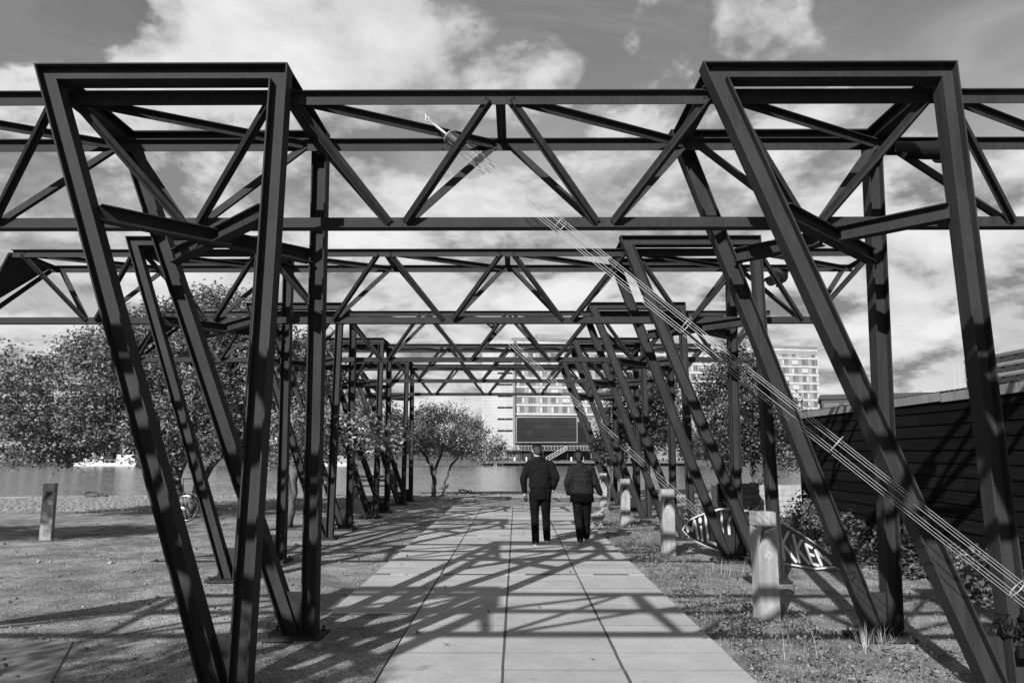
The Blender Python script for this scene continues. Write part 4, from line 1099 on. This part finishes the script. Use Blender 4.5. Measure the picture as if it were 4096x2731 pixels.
def woman():
    root = empty('person', (1.235, 14.6, .014), 0, 'woman in a dark quilted jacket and white-soled sneakers, right arm held out', 'person')
    hd = Vector((-.055, .05, 1.60)); fw = (-.1, 1, -.35)
    b = MB(); head_parts(b, hd, fw, 1.0); b.cap((-.03, 0, 1.42), hd+Vector((0, -.02, -.05)), .055, .052, 12)
    b.loft([((0, 0, .84), .14, .10), ((0, 0, 1.0), .15, .10), ((0, 0, 1.15), .14, .095), ((0, 0, 1.34), .16, .095), ((-.01, 0, 1.42), .08, .065)], 14)
    LA = [(-.175, 0, 1.36), (-.275, -.02, 1.12), (-.245, .06, .93)]; RA = [(.175, 0, 1.36), (.265, .0, 1.12), (.355, .07, .925)]
    for A in (LA, RA): b.cap(A[0], A[1], .045, .038); b.cap(A[1], A[2], .037, .026)
    LL = [(-.085, 0, .84), (-.07, .04, .47), (-.045, -.06, .09)]; RL = [(.085, 0, .84), (.09, .15, .46), (.10, .24, .11)]
    for A in (LL, RL): b.cap(A[0], A[1], .08, .05); b.cap(A[1], A[2], .05, .034)
    e = MB()
    for A, d in ((LA, (.1, .25, -1)), (RA, (.25, .3, -1))):
        w = Vector(A[2]); d = Vector(d).normalized(); b.cap(w, w+d*.065, .026, .03, 8); hand(e, w, d, (-.2 if A is RA else 1, .3, 0), .9, .7)
    organic('body', b, M['skin'], root, .011, 4, e)
    f = Vector(fw).normalized(); s = f.cross(Vector((0, 0, 1))).normalized(); u = s.cross(f); h = MB()
    def W(a, c_, d_): return hd+s*a+f*c_+u*d_
    h.cap(W(0, -.03, .045), W(0, .03, .05), .094, .088, 14); h.cap(W(0, -.04, -.03), W(0, -.035, .03), .082, .092, 12); h.cap(W(0, -.05, -.075), W(0, -.045, -.03), .06, .078, 12)
    for sg in (-1, 1): h.cap(W(sg*.07, -.01, -.05), W(sg*.072, -.01, .03), .028, .03, 8)
    organic('hair', h, M['hair_dark'], root, .010, 3)
    c = MB()
    c.loft([((.0, 0, .915), .225, .155), ((.0, 0, .96), .232, .160), ((.0, 0, 1.06), .215, .150), ((0, -.01, 1.16), .206, .146), ((0, -.01, 1.28), .210, .144), ((0, -.005, 1.36), .198, .13), ((-.01, 0, 1.42), .135, .10), ((-.025, .0, 1.46), .078, .074), ((-.03, .01, 1.50), .07, .068)], 18)
    c.cap((-.11, 0, 1.385), (-.185, 0, 1.36), .078, .084); c.cap((.11, 0, 1.385), (.185, 0, 1.36), .078, .084)
    for A in (LA, RA): c.cap(A[0], A[1], .082, .070, 12); c.cap(A[1], A[2], .070, .055, 12)
    # quilting ridges
    for z in (1.02, 1.10, 1.18, 1.26, 1.34): c.loft([((0, -.005, z-.02), .205, .146), ((0, -.005, z), .217, .154), ((0, -.005, z+.02), .205, .146)], 18)
    organic('jacket', c, M['jacket'], root, .012, 3)
    t = MB(); t.loft([((.0, 0, .765), .228, .155), ((0, 0, .80), .228, .156), ((.0, 0, .95), .210, .145)], 18); t.build('tunic', M['tunic'], root, smooth=True)
    t = MB(); t.loft([((.0, 0, .78), .165, .115), ((0, 0, .9), .16, .11)], 16)
    for A in (LL, RL): t.cap(A[0], A[1], .112, .084, 12); t.cap(A[1], (A[2][0], A[2][1], A[2][2]), .084, .066, 12)
    organic('trousers', t, M['slacks'], root, .012, 4)
    for A, hm in ((LL, 0.0), (RL, .03)):
        x, y = A[2][0], A[2][1]; sh = MB(); sh.loft([((x, y+.045, hm+.03), .043, .120), ((x, y+.045, hm+.06), .042, .112), ((x, y+.015, hm+.09), .038, .08), ((x, y-.005, hm+.12), .036, .05)], 14); o = sh.build('shoe', M['shoe_dark'], root, smooth=True)
        MB().loft([((x, y+.045, hm), .042, .124), ((x, y+.045, hm+.036), .047, .130)], 16).build('sole', M['sole'], o)
    return root


def sitter():
    root = empty('person', (-4.75, 29.35, 0), 0, 'person in dark clothes sitting hunched on the bench by the water', 'person')
    b = MB(); hd = Vector((.12, .12, 1.20)); head_parts(b, hd, (.2, 1, -.5), .95)
    b.cap((.06, .02, 1.06), hd, .06, .055); b.loft([((0, 0, .45), .16, .12), ((0, 0, .6), .17, .12), ((.02, .0, .8), .18, .12), ((.04, .02, .98), .17, .11), ((.06, .03, 1.07), .08, .07)], 14)
    for sg in (-1, 1):
        b.cap((.04+sg*.17, .0, 1.0), (.02+sg*.24, .08, .75), .06, .05); b.cap((.02+sg*.24, .08, .75), (sg*.1, .34, .66), .05, .035)
        b.cap((sg*.1, .02, .5), (sg*.12, .42, .52), .085, .065); b.cap((sg*.12, .42, .52), (sg*.12, .40, .1), .062, .045); b.cap((sg*.12, .38, .05), (sg*.12, .52, .04), .045, .035)
    e = MB()
    for sg in (-1, 1): hand(e, Vector((sg*.1, .34, .66)), (-sg*.3, 1, -.4), (0, 0, -1), .9, .5)
    organic('body', b, M['jacket_black'], root, .014, 4, e)
    h = MB(); h.cap(hd+Vector((0, -.03, .02)), hd+Vector((.01, .02, .04)), .088, .082, 12); organic('hair', h, M['hair_dark'], root, .012, 3)


def dog():
    root = empty('dog', (1.92, 18.3, -.01), 0, 'small shaggy pale dog standing on the verge, head turned to the bollard', 'dog')
    b = MB()
    b.cap((-.10, 0, .235), (-.02, 0, .24), .085, .088, 12); b.cap((-.02, 0, .24), (.06, 0, .255), .088, .098, 12)
    b.cap((.08, 0, .29), (.12, .0, .36), .070, .062, 10); b.cap((.125, 0, .39), (.16, -.0, .392), .066, .058, 10); b.cap((.185, 0, .375), (.225, 0, .36), .036, .026, 8)
    for sg in (-1, 1):
        b.cap((.105, sg*.055, .41), (.095, sg*.075, .345), .022, .028, 6)
        b.cap((.06, sg*.05, .20), (.065, sg*.05, .11), .045, .036, 8); b.cap((.065, sg*.05, .11), (.060, sg*.05, .03), .034, .030, 8); b.cap((.060, sg*.05, .024), (.085, sg*.05, .02), .026, .022, 6)
        b.cap((-.10, sg*.05, .20), (-.075, sg*.052, .135), .056, .042, 8); b.cap((-.075, sg*.052, .135), (-.125, sg*.052, .085), .036, .030, 8); b.cap((-.125, sg*.052, .085), (-.115, sg*.052, .028), .029, .027, 8); b.cap((-.115, sg*.052, .024), (-.09, sg*.052, .02), .026, .022, 6)
    b.cap((-.16, 0, .29), (-.185, 0, .37), .030, .018, 6)
    o = organic('body', b, M['fur'], root, .010, 3)
    n = len(o.data.vertices); co = np.empty(n*3); no = np.empty(n*3); o.data.vertices.foreach_get('co', co); o.data.vertices.foreach_get('normal', no); co = co.reshape(-1, 3); no = no.reshape(-1, 3)
    idx = RNG.integers(0, n, 2600); leaves(co[idx], .030, .28, .0, 'coat', 'straw', root, outward=no[idx]*1.2, droop=.5)
    MB().ball((.245, 0, .362), .011, 8, 6).build('nose', M['rubber'], root)
    root.rotation_euler = (0, 0, -.12); root.scale = (1.0, 1.0, 1.0)


man(); woman(); sitter(); dog()


# ------------------------------------------------------------------ bench, bicycle, small things on the quay
def make_bench():
    root = empty('bench', (-5.35, 29.4, 0), 0, 'dark slatted bench facing the water behind the steel legs', 'bench')
    for z, y in ((.80, -.20), (.66, -.18)): MB().cbox(-.95, .95, y-.02, y+.02, z-.05, z+.05).build('back_slat', M['bench'], root)
    for y in (-.08, .06, .20, .34): MB().cbox(-.95, .95, y-.055, y+.055, .42, .46).build('seat_slat', M['bench'], root)
    for x in (-.75, .75):
        MB().cbox(x-.06, x+.06, -.1, .3, 0, .42).build('leg', M['dark_concrete'], root); MB().beam((x, -.16, .42), (x, -.23, .86), [(-.02, -.015), (.02, -.015), (.02, .015), (-.02, .015)], (1, 0, 0)).build('bracket', M['bench'], root)


def make_bike():
    root = empty('bicycle', (-8.24, 19.3, 0), 0, 'dark bicycle with bright rims leaning against the large tree', 'bicycle')
    def wheel(x):
        w = MB().ring((x, 0, .333), (0, 1, 0), .325, .017, 36, 6).build('wheel', M['rubber'], root, smooth=True)
        MB().ring((x, 0, .333), (0, 1, 0), .303, .011, 36, 6).build('rim', M['chrome'], w, smooth=True)
        MB().tube([(x, -.05, .333), (x, .05, .333)], .022, 8).build('hub', M['chrome'], w)
        sp = MB()
        for i in range(24):
            a = 2*PI*i/24; s = .02*(-1)**i; sp.tube([(x+.02*math.cos(a+.6), s, .333+.02*math.sin(a+.6)), (x+.30*math.cos(a), s*.2, .333+.30*math.sin(a))], .0016, 3, False)
        sp.build('spokes', M['chrome'], w, fix=False); return w
    fw_ = wheel(0); wheel(-1.06); fw_.rotation_euler = (0, 0, .6)
    fr = MB(); bb = (-.62, 0, .29); st = (-.76, 0, .82); hd0, hd1 = (-.16, 0, .74), (-.21, 0, .90)
    for p, q in ((bb, st), (bb, hd0), (st, hd1), (bb, (-1.06, 0, .333)), (st, (-1.06, 0, .333)), (hd0, hd1)): fr.tube([p, q], .016, 8)
    fr.build('frame', M['bike_paint'], root, smooth=False)
    fk = MB(); 
    for s in (-.045, .045): fk.tube([(-.15, s*.6, .72), (-.07, s, .5), (0, s, .333)], [.013, .012, .009], 7)
    fk.build('fork', M['bike_paint'], root, smooth=True)
    MB().tube([(-.21, 0, .90), (-.225, 0, 1.03)], .013, 7).build('stem', M['chrome'], root)
    MB().tube([(-.12, -.27, 1.03), (-.05, -.16, 1.05), (-.2, 0, 1.04), (-.05, .16, 1.05), (-.12, .27, 1.03)], .012, 7).build('handlebar', M['chrome'], root, smooth=True)
    MB().tube([st, (-.79, 0, .96)], .012, 7).build('seat_post', M['chrome'], root)
    sd_ = MB(); sd_.loft([((-.80, 0, .95), .10, .05), ((-.80, 0, .97), .14, .08), ((-.80, 0, 1.0), .11, .06)], 12); sd_.build('saddle', M['rubber'], root, smooth=True)
    cr = MB().ring(bb, (0, 1, 0), .09, .006, 20, 4).build('chainring', M['chrome'], root)
    MB().tube([(-.62, -.09, .12), (-.62, -.05, .29), (-.62, .05, .29), (-.62, .09, .46)], .010, 6).build('crank', M['chrome'], cr)
    fn = MB(); n = 12
    for i in range(n):
        a0, a1 = PI*.15+i*PI*.6/n, PI*.15+(i+1)*PI*.6/n
        fn.add([(.36*math.cos(a), y, .333+.36*math.sin(a)) for a in (a0, a1) for y in (-.025, .025)], [(0, 1, 3, 2)])
    fn.build('mudguard', M['bike_paint'], root); root.rotation_euler = (-.04, 0, -.6)


make_bench(); make_bike()


def mooring(loc, rz, lab, sc=1.0):
    root = empty('mooring_ring', loc, rz, lab, 'mooring ring', 'iron mooring rings on the quay')
    MB().ring((0, 0, .10*sc), (0.2, -.3, 1), .32*sc, .045*sc, 22, 7).build('ring', M['brickish'], root, smooth=True)
    MB().tube([(.34*sc, 0, 0), (.32*sc, 0, .16*sc), (.5*sc, 0, .17*sc), (.52*sc, 0, 0)], .04*sc, 7).build('staple', M['brickish'], root, smooth=True)
    MB().cbox(.1*sc, .75*sc, -.12, .12, -.02, .04).build('plate', M['brickish'], root)


mooring((-16.4, 29.85, .02), .1, 'iron mooring ring on the setts left of the bicycle', .75); mooring((-2.2, 32.45, .02), .2, 'dark iron mooring ring right of the forked quay tree', .62)


def make_gull():
    root = empty('gull', (-3.02, 32.9, .02), 0, 'small gull standing on the quay beside the forked tree', 'bird')
    b = MB(); b.cap((-.10, 0, .17), (.08, 0, .23), .05, .06, 10); b.cap((.10, 0, .26), (.12, 0, .33), .035, .036, 8); b.cap((.15, 0, .335), (.19, 0, .325), .010, .006, 6); b.cap((-.14, 0, .165), (-.26, 0, .13), .028, .012, 8)
    organic('body', b, M['gull'], root, .009, 3)
    for s in (-.03, .03): MB().tube([(0, s, .16), (.0, s, .01), (.04, s, .005)], .006, 5).build('leg', M['straw'], root)


make_gull()


# ------------------------------------------------------------------ the far bank
def make_hotel():
    ang = math.radians(11.6); ca, sa = math.cos(ang), math.sin(ang)
    root = empty('hotel_block', (-.9, 236, 0), ang, 'long pale hotel block with rows of square windows across the water', 'building')
    # local frame: x along the front, y away from the viewer
    BAY, FL, NB, NF, Z00 = 3.64, 2.80, 29, 8, 13.9
    Lx = BAY*NB; top = 37.3
    MB().cbox(0, Lx, .5, 16, 0, top-2.9).build('wall', M['facade_grey'], root)
    MB().cbox(-.1, Lx+.1, .1, 16.2, top-2.9+.002, top-.9).build('parapet', M['facade_mid'], root)
    MB().cbox(-.1, Lx+.1, .05, 16.3, top-.9+.002, top).build('roof_edge', M['facade_grey'], root)
    for r in range(NF+1):
        z = Z00+r*FL-.72
        MB().cbox(0, Lx+.05, .0, .498, z, z+.62).build('floor_band', M['facade_white'], root)
    mp = MB(); mp.cbox(0, BAY*.30, .12, .497, -.09, FL-.73); pm = mp.mesh('panel'); pm.materials.append(M['facade_mid'])
    wf = MB(); w, h = BAY*.66, FL-.86
    for a in ((0, .07, 0, h), (w-.07, w, 0, h), (.07, w-.07, 0, .07), (.07, w-.07, h-.07, h), (w*.68, w*.68+.06, .07, h-.07)): wf.cbox(a[0], a[1], .2, .3, a[2], a[3])
    wm = wf.mesh('window'); wm.materials.append(M['frame_pale'])
    pg = MB(); pg.cbox(.04, w-.04, .32, .36, .04, h-.04); pmn = pg.mesh('pane'); pmn.materials.append(M['glass'])
    curt = []
    for k in range(3):
        c = MB(); 
        if k == 0: c.cbox(w*.70, w-.08, .27, .30, .08, h-.08)
        if k == 1: c.cbox(.08, w*.36, .27, .30, .08, h-.08)
        if k == 2: c.cbox(.08, w-.08, .27, .30, .45, h-.08)
        cm = c.mesh('curtain'); cm.materials.append(M['curtain']); curt.append(cm)
    rl = MB(); rl.cbox(.05, w-.05, .02, .06, .38, .44); rl.cbox(.05, w-.05, .02, .06, .16, .20); rm = rl.mesh('rail'); rm.materials.append(M['rail'])
    for r in range(NF):
        for c in range(NB):
            x = c*BAY; z = Z00+r*FL
            if c == 0: link('panel', pm, root, (-.0, 0, z))
            elif c > 16 and c < 22 and r < 5: continue          # nothing of these shows behind the trees
            else: link('panel', pm, root, (x, 0, z))
            o = link('window', wm, root, (x+BAY*.32, 0, z)); link('pane', pmn, o)
            q = random.random()
            if q < .75: link('curtain', curt[0 if q < .4 else (1 if q < .62 else 2)], o)
            if random.random() < .6: link('rail', rm, o)
    for x0, w_, h_ in ((9, 9, 2.2), (31, 6, 1.6), (52, 12, 2.6), (84, 7, 1.8)): MB().cbox(x0, x0+w_, 5, 11, top, top+h_).build('plant_room', M['facade_mid'], root)
    # base storeys
    MB().cbox(0, Lx, .2, .49, 2.5, Z00-1.6).build('base_panel', M['facade_mid'], root)
    for i in range(9): MB().cbox(19.5+i*8.5, 19.5+i*8.5+5.4, .1, .19, 5.0, 11.2).build('base_window', M['glass_dark'], root)
    # blind stair tower on the left
    t = empty('stair_tower', (-10.6, 235.2, 0), 0, 'pale blind stair tower with slit windows joined to the hotel block', 'building')
    MB().cbox(0, 9.75, 0, 14, 0, 36.25).build('wall', M['facade_pale'], t)
    for k in range(34): MB().cbox(0, 9.75, -.05, -.002, .6+k*1.05, .6+k*1.05+.98).build('cladding', M['facade_pale'], t)
    for k in range(8): 
        o = MB().cbox(4.85, 9.5, -.12, -.055, 8.0+k*3.55, 8.55+k*3.55).build('slit_window', M['glass_dark'], t); MB().cbox(7.1, 7.25, -.16, -.122, 8.0+k*3.55, 8.55+k*3.55).build('mullion', M['facade_grey'], o)
    MB().cbox(9.76, 10.3, .2, 14, 0, 36.6).build('joint', M['facade_grey'], t)
    # the big dark glass screen
    s = empty('glass_screen', (.13, 231, 4.8), 0, 'wide dark glazed box with white frame low on the hotel front', 'bay window')
    W, Hh = 18.1, 7.3
    MB().cbox(0, W, .1, 5.0, -.0, Hh).build('box', M['dark_wall'], s)
    for a in ((-.2, 0, -.2, Hh+.2), (W, W+.2, -.2, Hh+.2), (0, W, -.2, 0), (0, W, Hh, Hh+.2)): MB().cbox(a[0], a[1], -.25, 5.0, a[2], a[3]).build('frame', M['facade_mid'], s)
    for i in range(7):
        for j in range(4): MB().cbox(i*W/7+.05, (i+1)*W/7-.05, -.02, .06, j*Hh/4+.05, (j+1)*Hh/4-.05).build('pane', M['glass_dark' if j == 0 or random.random() < .55 else 'glass_mid'], s)
    for i in range(3): MB().cbox(2.0+i*6.5, 2.3+i*6.5, 2, 2.4, -5.5, -.22).build('column', M['dark_wall'], s)
    # the waterfront deck
    d = empty('waterfront_deck', (-10.2, 229.5, 0), 0, 'two-level timber deck with railings and a stair below the hotel', 'deck')
    MB().cbox(0, 62, 0, 7, -1.5, -.85).build('lower_deck', M['deck'], d)
    for i in range(12): MB().tube([(1.0+i*5.2, .6, -3.2), (1.0+i*5.2, .6, -1.5)], .22, 8).build('pile', M['dark_wall'], d)
    MB().cbox(6.8, 33.4, 1.2, 7, 2.2, 2.55).build('upper_deck', M['deck'], d)
    for i in range(8): MB().cbox(7+i*3.7, 7.25+i*3.7, 1.4, 1.65, -.85, 2.2).build('post', M['dark_wall'], d)
    MB().cbox(6.8, 33, 6.4, 6.9, -.85, 2.2).build('back_wall', M['brickish'], d)
    MB().cbox(12.2, 16.0, 2.5, 6.3, -.85, 2.2).build('kiosk', M['dark_wall'], d)
    for i in range(4): MB().cbox(7.4+i*1.2, 8.3+i*1.2, 3.0, 3.1, -.8, 1.9).build('glass_door', M['glass'], d)
    rr = MB(); rr.cbox(2, 33.4, 1.15, 1.22, 3.62, 3.72); rr.cbox(2, 33.4, 1.15, 1.20, 3.1, 3.15)
    for i in range(33): rr.cbox(2+i*.98, 2.08+i*.98, 1.15, 1.23, 2.55, 3.62)
    rr.build('railing', M['rail'], d)
    stp = MB(); n = 14
    for i in range(n): stp.cbox(19.2+i*.43, 19.75+i*.43, .2, 1.1, -.85+i*.235, -.62+i*.235)
    o = stp.build('stair', M['facade_mid'], d)
    hr = MB()
    for y in (.2, 1.1):
        hr.tube([(19.0, y, .25), (25.2, y, 3.5)], .06, 5); hr.tube([(19.0, y, -.3), (25.2, y, 2.95)], .04, 5)
        for i in range(8): hr.tube([(19.2+i*.86, y, -.8+i*.45), (19.2+i*.86, y, .3+i*.45)], .04, 4)
    hr.build('stair_rail', M['rail'], o)
    for i in range(9): MB().cbox(38+i*2.4, 39.6+i*2.4, 2.0, 2.8, -.25, -.12).build('table', M['white'], d); 
    ld = MB()
    for x in (3.6, 4.3): ld.cbox(x, x+.1, -.1, -.02, -2.4, -.2)
    for i in range(6): ld.cbox(3.7, 4.3, -.1, -.02, -2.2+i*.33, -2.12+i*.33)
    ld.build('ladder', M['rail'], d)
    for i, x in enumerate((9.5, 13.0, 26.5, 30.0)):
        MB().cbox(x, x+.5, 2.0, 2.4, -.85, .35).build('planter', M['white'], d)
    rr = MB(); rr.cbox(34, 62, .3, .38, .1, .18)
    for i in range(24): rr.cbox(34+i*1.2, 34.1+i*1.2, .3, .38, -.85, .1)
    rr.build('fence', M['rail'], d)


make_hotel()


def block(name, loc, rz, size, label, wallm, nfl, nbay, band=None, winm='glass_dark', roof='facade_grey', fh=None, cat='building'):
    root = empty(name, loc, rz, label, cat); W, Dp, Hh = size
    MB().cbox(0, W, .3, Dp, 0, Hh).build('wall', M[wallm], root); MB().cbox(-.2, W+.2, .05, Dp+.2, Hh+.002, Hh+.7).build('roof', M[roof], root)
    fh = fh or Hh/nfl; bw = W/nbay
    m1 = MB(); m1.cbox(.12*bw, .88*bw, .18, .298, .28*fh, .82*fh); wm = m1.mesh('window'); wm.materials.append(M[winm])
    for r in range(nfl):
        if band: MB().cbox(0, W, .0, .17, r*fh, r*fh+.24*fh).build('floor_band', M[band], root); MB().cbox(0, W, -.25, .17, r*fh+.86*fh, r*fh+.93*fh).build('sun_shade', M[band], root)
        for c in range(nbay): link('window', wm, root, (c*bw, 0, r*fh))
    return root


# office block on the right: its long side runs along the line of sight
ob = block('office_block', (177, 300, 0), -PI/2, (110, 25, 36.9), 'dark glazed office block with horizontal bands beyond the shed roof', 'brickish', 10, 14, band='facade_mid')
sc = empty('scaffold', (178.6, 303, 0), 0, 'light steel frame at the corner of the banded office block', 'scaffold')
for i in range(11): MB().tube([(-4, 0, 3.4*i), (1, 0, 3.4*i)], .09, 5).build('ledger', M['rail'], sc)
for x in (-4, -1.8): MB().tube([(x, 0, 0), (x, 0, 37)], .09, 5).build('standard', M['rail'], sc)
block('brick_house', (46, 115, 0), -.35, (22, 12, 9.6), 'low dark brick building seen between the hotel end and the shed', 'brickish', 3, 8, winm='glass', roof='roofing')
block('warehouse', (-215, 252, 0), .02, (70, 30, 25.0), 'long low warehouse with a pale striped roof behind the large tree', 'facade_mid', 6, 16, roof='metal_roof')
block('waterside_house', (-96, 246, 0), .05, (30, 14, 11), 'pale three-storey house on the far bank behind the row of trees', 'facade_pale', 4, 9, winm='glass', roof='roofing')
pv = block('glass_pavilion', (128, 240, 0), 0, (14, 8, 20), 'white framed rooftop pavilion above the shed roof line', 'facade_white', 6, 5, winm='glass', roof='facade_white')


def houseboat(loc, L, Hh, label, hullm, wallm):
    root = empty('houseboat', loc, 0, label, 'boat', 'houseboats on the far bank')
    h = MB(); secs = []
    h.add([(0, 0, 0), (L, 0, 0), (L+.6, -.2, 1.0), (-.6, -.2, 1.0), (0, 4.5, 0), (L, 4.5, 0), (L+.6, 4.8, 1.0), (-.6, 4.8, 1.0)], [(0, 1, 2, 3), (4, 7, 6, 5), (3, 2, 6, 7), (0, 4, 5, 1), (0, 3, 7, 4), (1, 5, 6, 2)]); h.build('hull', M[hullm], root)
    c = MB().cbox(.6, L*.45, .6, 4.0, 1.002, Hh).build('cabin', M[wallm], root); MB().cbox(.3, L*.62, .3, 4.3, Hh+.002, Hh+.22).build('roof', M['white'], root)
    for i in range(3): 
        o = MB().cbox(1.0+i*L*.12, 1.0+i*L*.12+L*.09, .5, .598, 1.5, Hh-.3).build('window', M['glass'], root)
    MB().cbox(L*.46, L*.6, .8, 3.9, 1.002, Hh).build('porch', M['dark_wall'], root)
    MB().cbox(L*.66, L-.5, .8, 3.9, 1.002, Hh-.6).build('aft_cabin', M[wallm], root)
    r = MB(); r.cbox(0, L, -.1, -.02, 1.85, 1.92)
    for i in range(12): r.cbox(i*L/12, i*L/12+.08, -.1, -.02, 1.0, 1.85)
    r.build('railing', M['rail'], root)


houseboat((-128.2, 223, -2.3), 17.5, 4.0, 'white houseboat moored across the water under the large tree', 'hull', 'white')
houseboat((-150, 223, -2.3), 19, 3.4, 'dark houseboat moored next to the white one', 'brickish', 'dark_wall')
houseboat((-64, 224, -2.3), 15, 3.6, 'pale houseboat moored across the water behind the bench', 'hull', 'facade_mid')
# far trees, one by one
FT = [(-112, 240, 6, 10, 'tall dark tree directly behind the stern of the white houseboat'), (-99, 238, 5, 8, 'low dark tree in front of the pale three-storey house, at its left corner'), (-88, 241, 6, 11, 'tall dark tree in front of the middle of the pale three-storey house'),
      (-76, 238, 5, 8, 'low round tree at the right corner of the pale three-storey house'), (-63, 242, 6.5, 11, 'widest dark tree on the far bank, behind the pale houseboat'), (-50, 238, 5, 8, 'low dark tree just right of the pale houseboat'),
      (-38, 241, 6, 9, 'dark tree on the far bank, third left of the stair tower'), (-27, 239, 4.5, 7, 'dark tree on the far bank, second left of the stair tower'), (-17, 240, 4, 6.5, 'smallest far-bank tree, next to the stair tower'),
      (54, 238, 5, 9, 'dark tree at the right end of the waterfront deck'), (66, 239, 5, 8, 'lowest dark tree in front of the hotel windows'), (80, 240, 6, 10, 'broad dark tree in front of the hotel, furthest from the deck')]
for i, (x, y, r, h, lab) in enumerate(FT):
    make_tree((x, y, -.6), [[(0, 0, -.2, .35), (0, 0, h*.4, .25), (0, 0, h*.8, .1)]], [(0, 0, h*.62, r, r, h*.36), (r*.4, 0, h*.5, r*.7, r*.7, h*.28), (-r*.4, 0, h*.52, r*.7, r*.7, h*.28)], 90, 12, .95, 'leaf_far', lab, 'trees on the far bank', crad=1.5, name='bank_tree', seed=60+i)

# black timber piles in the water by the far quay
for x, y, ht, lab in [(-28.5, 168, 1.4, 'tall thick timber mooring pile standing in the water'), (-29.9, 190, .6, 'short timber mooring pile in the water behind the tall one')]:
    k = MB(); k.tube([(0, 0, -4), (0, 0, ht), (0, 0, ht+.2)], [.55, .5, .3], 10); tag(k.build('mooring_pile', M['bark'], loc=(x, y, 0)), lab, 'pile', 'mooring piles')

scn.render.engine = 'CYCLES'
